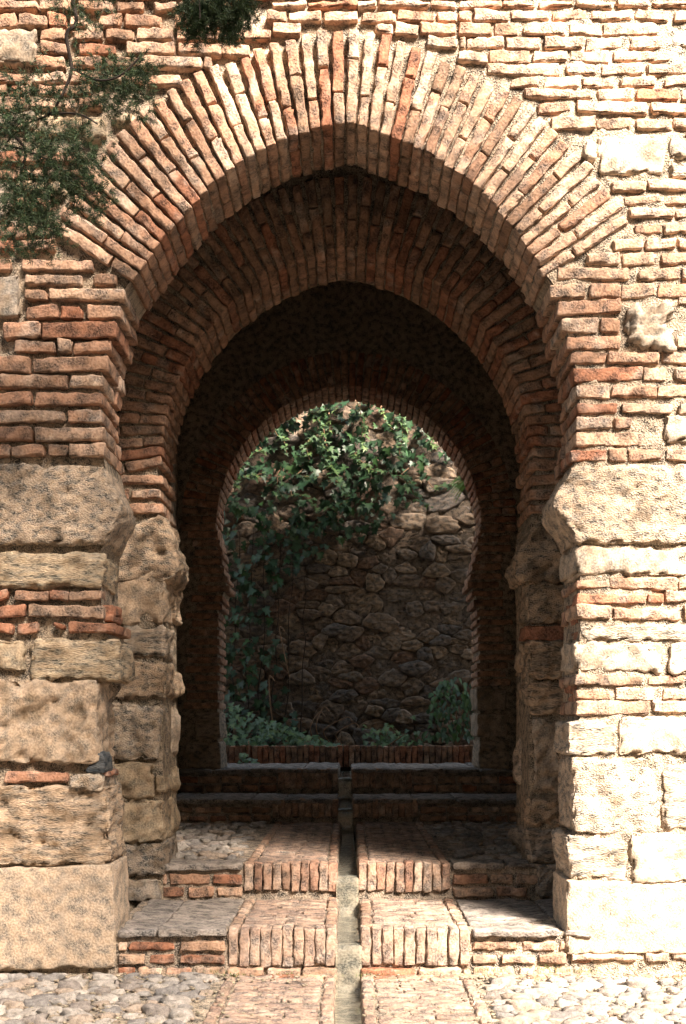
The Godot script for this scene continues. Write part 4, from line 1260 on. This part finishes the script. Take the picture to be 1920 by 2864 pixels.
func juniper() -> void:
	var t := thing("juniper_tree", "dark green juniper hanging its feathery branches over the left of the arch", "tree", Vector3(-3.9, -.05, 2.6))
	put("trunk", tube(smooth(PackedVector3Array([Vector3(-3.9, -.05, 2.6), Vector3(-3.8, 1.8, 2.55), Vector3(-3.6, 3.6, 2.5), Vector3(-2.9, 5.5, 2.45), Vector3(-2.2, 7.6, 2.4), Vector3(-1.6, 9.9, 2.2)])), .22, .05, 10), M.bark, t)
	# limbs into view; x, y in metres at 0.8 m before the wall
	var limbs := [
		[Vector3(-3.3, 5.5, 2.45), Vector3(-2.2, 5.2, 1.5), Vector3(-1.35, 4.6, .95), Vector3(-1.08, 3.95, .8), Vector3(-1.105, 3.82, .8), Vector3(-1.09, 3.70, .78), Vector3(-1.11, 3.63, .78), Vector3(-1.14, 3.57, .78), Vector3(-1.18, 3.53, .76), Vector3(-1.28, 3.50, .74), Vector3(-1.36, 3.44, .72)],
		[Vector3(-1.09, 3.70, .78), Vector3(-.98, 3.62, .84), Vector3(-.88, 3.60, .9), Vector3(-.80, 3.66, .92)],
		[Vector3(-3.5, 4.3, 2.5), Vector3(-2.4, 3.9, 1.4), Vector3(-1.7, 3.6, .85), Vector3(-1.31, 3.44, .75), Vector3(-1.30, 3.30, .74), Vector3(-1.28, 3.18, .74), Vector3(-1.27, 3.02, .74)],
		[Vector3(-1.18, 3.53, .76), Vector3(-1.06, 3.51, .8), Vector3(-.98, 3.46, .82)],
		[Vector3(-1.36, 3.42, .74), Vector3(-1.22, 3.36, .78), Vector3(-1.10, 3.28, .8), Vector3(-1.0, 3.2, .8)],
		[Vector3(-2.2, 5.2, 1.5), Vector3(-1.2, 4.9, 1.1), Vector3(-.72, 4.35, .9), Vector3(-.60, 4.0, .85), Vector3(-.58, 3.85, .85)],
		[Vector3(-1.2, 4.9, 1.1), Vector3(-.7, 4.5, 1.0), Vector3(-.50, 4.1, .95), Vector3(-.42, 3.86, .95)],
	]
	for l in limbs:
		var p := smooth(PackedVector3Array(l), 4)
		put("limb", tube(p, .005 if l.size() < 6 else .010, .003), M.bark, t)
	# twig clumps: centre x, y, radius, sprays
	var clumps := [[-1.05, 3.88, .07, 40], [-.98, 3.95, .08, 40], [-1.12, 3.93, .05, 25], [-.93, 3.62, .10, 150], [-.86, 3.60, .09, 150], [-.80, 3.69, .045, 60], [-1.01, 3.64, .08, 90], [-1.18, 3.60, .10, 90], [-1.28, 3.56, .10, 120], [-1.33, 3.47, .07, 90],
		[-1.19, 3.38, .13, 170], [-1.08, 3.39, .09, 90], [-1.02, 3.33, .08, 90], [-1.16, 3.30, .11, 140], [-1.23, 3.24, .10, 130], [-1.09, 3.23, .09, 110], [-1.0, 3.19, .07, 80], [-1.26, 3.12, .09, 120], [-1.23, 3.05, .08, 110], [-1.17, 3.08, .06, 60], [-1.31, 3.16, .07, 80], [-1.36, 3.3, .08, 90], [-1.34, 3.02, .06, 40],
		[-.625, 3.90, .055, 100], [-.565, 3.91, .065, 130], [-.60, 3.85, .035, 50], [-.47, 3.89, .06, 130], [-.425, 3.92, .05, 90], [-.47, 3.82, .035, 50], [-.53, 3.93, .04, 60]]
	var list := []
	for c in clumps:
		for i in int(c[3] * (1.0 if c[0] < -.7 else 1.5)):
			var d = Vector3(rng.randfn(), rng.randfn(), rng.randfn()) * .55 * c[2]
			var p = Vector3(c[0], c[1], .78) + d
			var up = (Vector3(rng.randf_range(-1, 1), rng.randf_range(-1.0, .8), rng.randf_range(-.5, 1)) + d * 4.0).normalized()
			var s := rng.randf_range(.028, .05)
			list.append([p, stood(up) * Basis.from_scale(Vector3(s, s, s))])
	mass("foliage", t, spray(16, .7, .032), M.needle, list)
	# the crown above the picture: unseen limbs added to shade wall, opening and steps
	var crown := []
	var shade_boughs := [[Vector3(-3.2, 5.0, 2.4), .9, 900], [Vector3(-2.4, 6.6, 2.4), 1.0, 900], [Vector3(-1.7, 8.6, 2.2), .9, 800],
		[Vector3(.25, 5.0, 1.4), .25, 30], [Vector3(-.8, 5.0, .9), .4, 110], [Vector3(.8, 5.0, 1.35), .3, 90], [Vector3(1.5, 5.0, 1.5), .3, 60],
		[Vector3(.5, 5.0, 2.0), .3, 50], [Vector3(.95, 5.0, 2.0), .35, 110], [Vector3(1.6, 5.0, 2.1), .35, 120],
		[Vector3(.42, 5.0, 1.65), .25, 110], [Vector3(.5, 5.0, 2.7), .35, 90], [Vector3(1.7, 5.0, 2.5), .25, 110], [Vector3(1.5, 5.0, 3.1), .25, 90], [Vector3(1.25, 5.0, 2.8), .35, 110], [Vector3(1.95, 5.0, 2.8), .35, 140],
		[Vector3(1.2, 5.0, 3.5), .35, 60], [Vector3(1.9, 5.0, 3.5), .35, 60],
		[Vector3(.0, 5.0, 2.5), .4, 18], [Vector3(.6, 5.0, 3.4), .4, 70],
		[Vector3(2.15, 5.0, 2.0), .25, 130], [Vector3(2.1, 5.0, 2.4), .25, 120], [Vector3(2.5, 5.0, 2.7), .3, 70], [Vector3(2.4, 5.0, 3.5), .4, 150], [Vector3(1.1, 5.0, 4.1), .45, 280], [Vector3(2.0, 5.0, 4.2), .4, 75], [Vector3(1.6, 5.0, 4.8), .4, 50], [Vector3(2.7, 5.0, 4.4), .4, 50]]
	for c in shade_boughs:
		put("limb", tube(smooth(PackedVector3Array([Vector3(-2.9, 5.5, 2.45), (Vector3(-2.9, 5.5, 2.45) + c[0]) * .5 + Vector3(0, .25, 0), c[0]])), .05, .012, 6), M.bark, t)
		for i in c[2]:
			var p: Vector3 = c[0] + Vector3(rng.randfn(), rng.randfn() * .8, rng.randfn()) * c[1]
			if p.y < 4.1: continue
			var s := rng.randf_range(.16, .28)
			crown.append([p, stood(Vector3(rng.randfn(), rng.randf_range(-.5, .8), rng.randfn()).normalized()) * Basis.from_scale(Vector3(s, s, s))])
	mass("crown", t, spray(16, .5, .07), M.needle, crown)

func stood(up: Vector3) -> Basis:
	var x := up.cross(Vector3(.31, .17, .93)).normalized()
	return Basis(x, up, x.cross(up)).rotated(up, rng.randf() * TAU)


# ----------------------------------------------------------------
func _ready() -> void:
	var cam := Camera3D.new()
	cam.name = "camera"
	cam.projection = Camera3D.PROJECTION_FRUSTUM
	cam.near = .1
	cam.far = 300.0
	cam.size = .1 * 2339.0 / 2650.0
	cam.frustum_offset = Vector2(-.1 * 19.0 / 2650.0, .1 * 480.5 / 2650.0)
	cam.position = Vector3(0, EYE, 5.3)
	add_child(cam)
	cam.current = true
	var env := Environment.new()
	env.background_mode = Environment.BG_SKY
	var sky := ProceduralSkyMaterial.new()
	sky.sky_top_color = Color(.62, .68, .76)
	sky.sky_horizon_color = Color(.90, .88, .84)
	sky.sky_curve = .2
	sky.ground_bottom_color = Color(.40, .36, .30)
	sky.ground_horizon_color = Color(.85, .82, .77)
	sky.sun_angle_max = 1.0
	env.sky = Sky.new()
	env.sky.sky_material = sky
	env.background_energy_multiplier = .1
	env.tonemap_mode = Environment.TONE_MAPPER_LINEAR
	env.tonemap_exposure = 25.0
	env.sdfgi_enabled = true
	env.ssao_enabled = true
	env.ssil_enabled = true
	var we := WorldEnvironment.new()
	we.name = "environment"
	we.environment = env
	add_child(we)
	var sun := DirectionalLight3D.new()
	sun.name = "sun"
	sun.light_color = Color(1.0, .925, .86)
	sun.light_energy = .5
	sun.light_angular_distance = 20.0
	sun.shadow_enabled = true
	add_child(sun)
	var to_sun := Vector3(.38, .70, .60).normalized()
	sun.basis = Basis.looking_at(-to_sun, Vector3.UP)

	rng.seed = 71
	soft.noise_type = FastNoiseLite.TYPE_SIMPLEX_SMOOTH
	soft.frequency = 1.0
	soft.fractal_type = FastNoiseLite.FRACTAL_NONE
	soft.seed = 4
	pits.noise_type = FastNoiseLite.TYPE_SIMPLEX
	pits.frequency = 1.0
	pits.fractal_octaves = 2
	pits.seed = 19
	make_materials()
	paving()
	front_wall()
	inner_wall()
	rear_wall()
	passage()
	added_lane_wall()
	steps()
	channel()
	garden()
	litter()
	juniper()
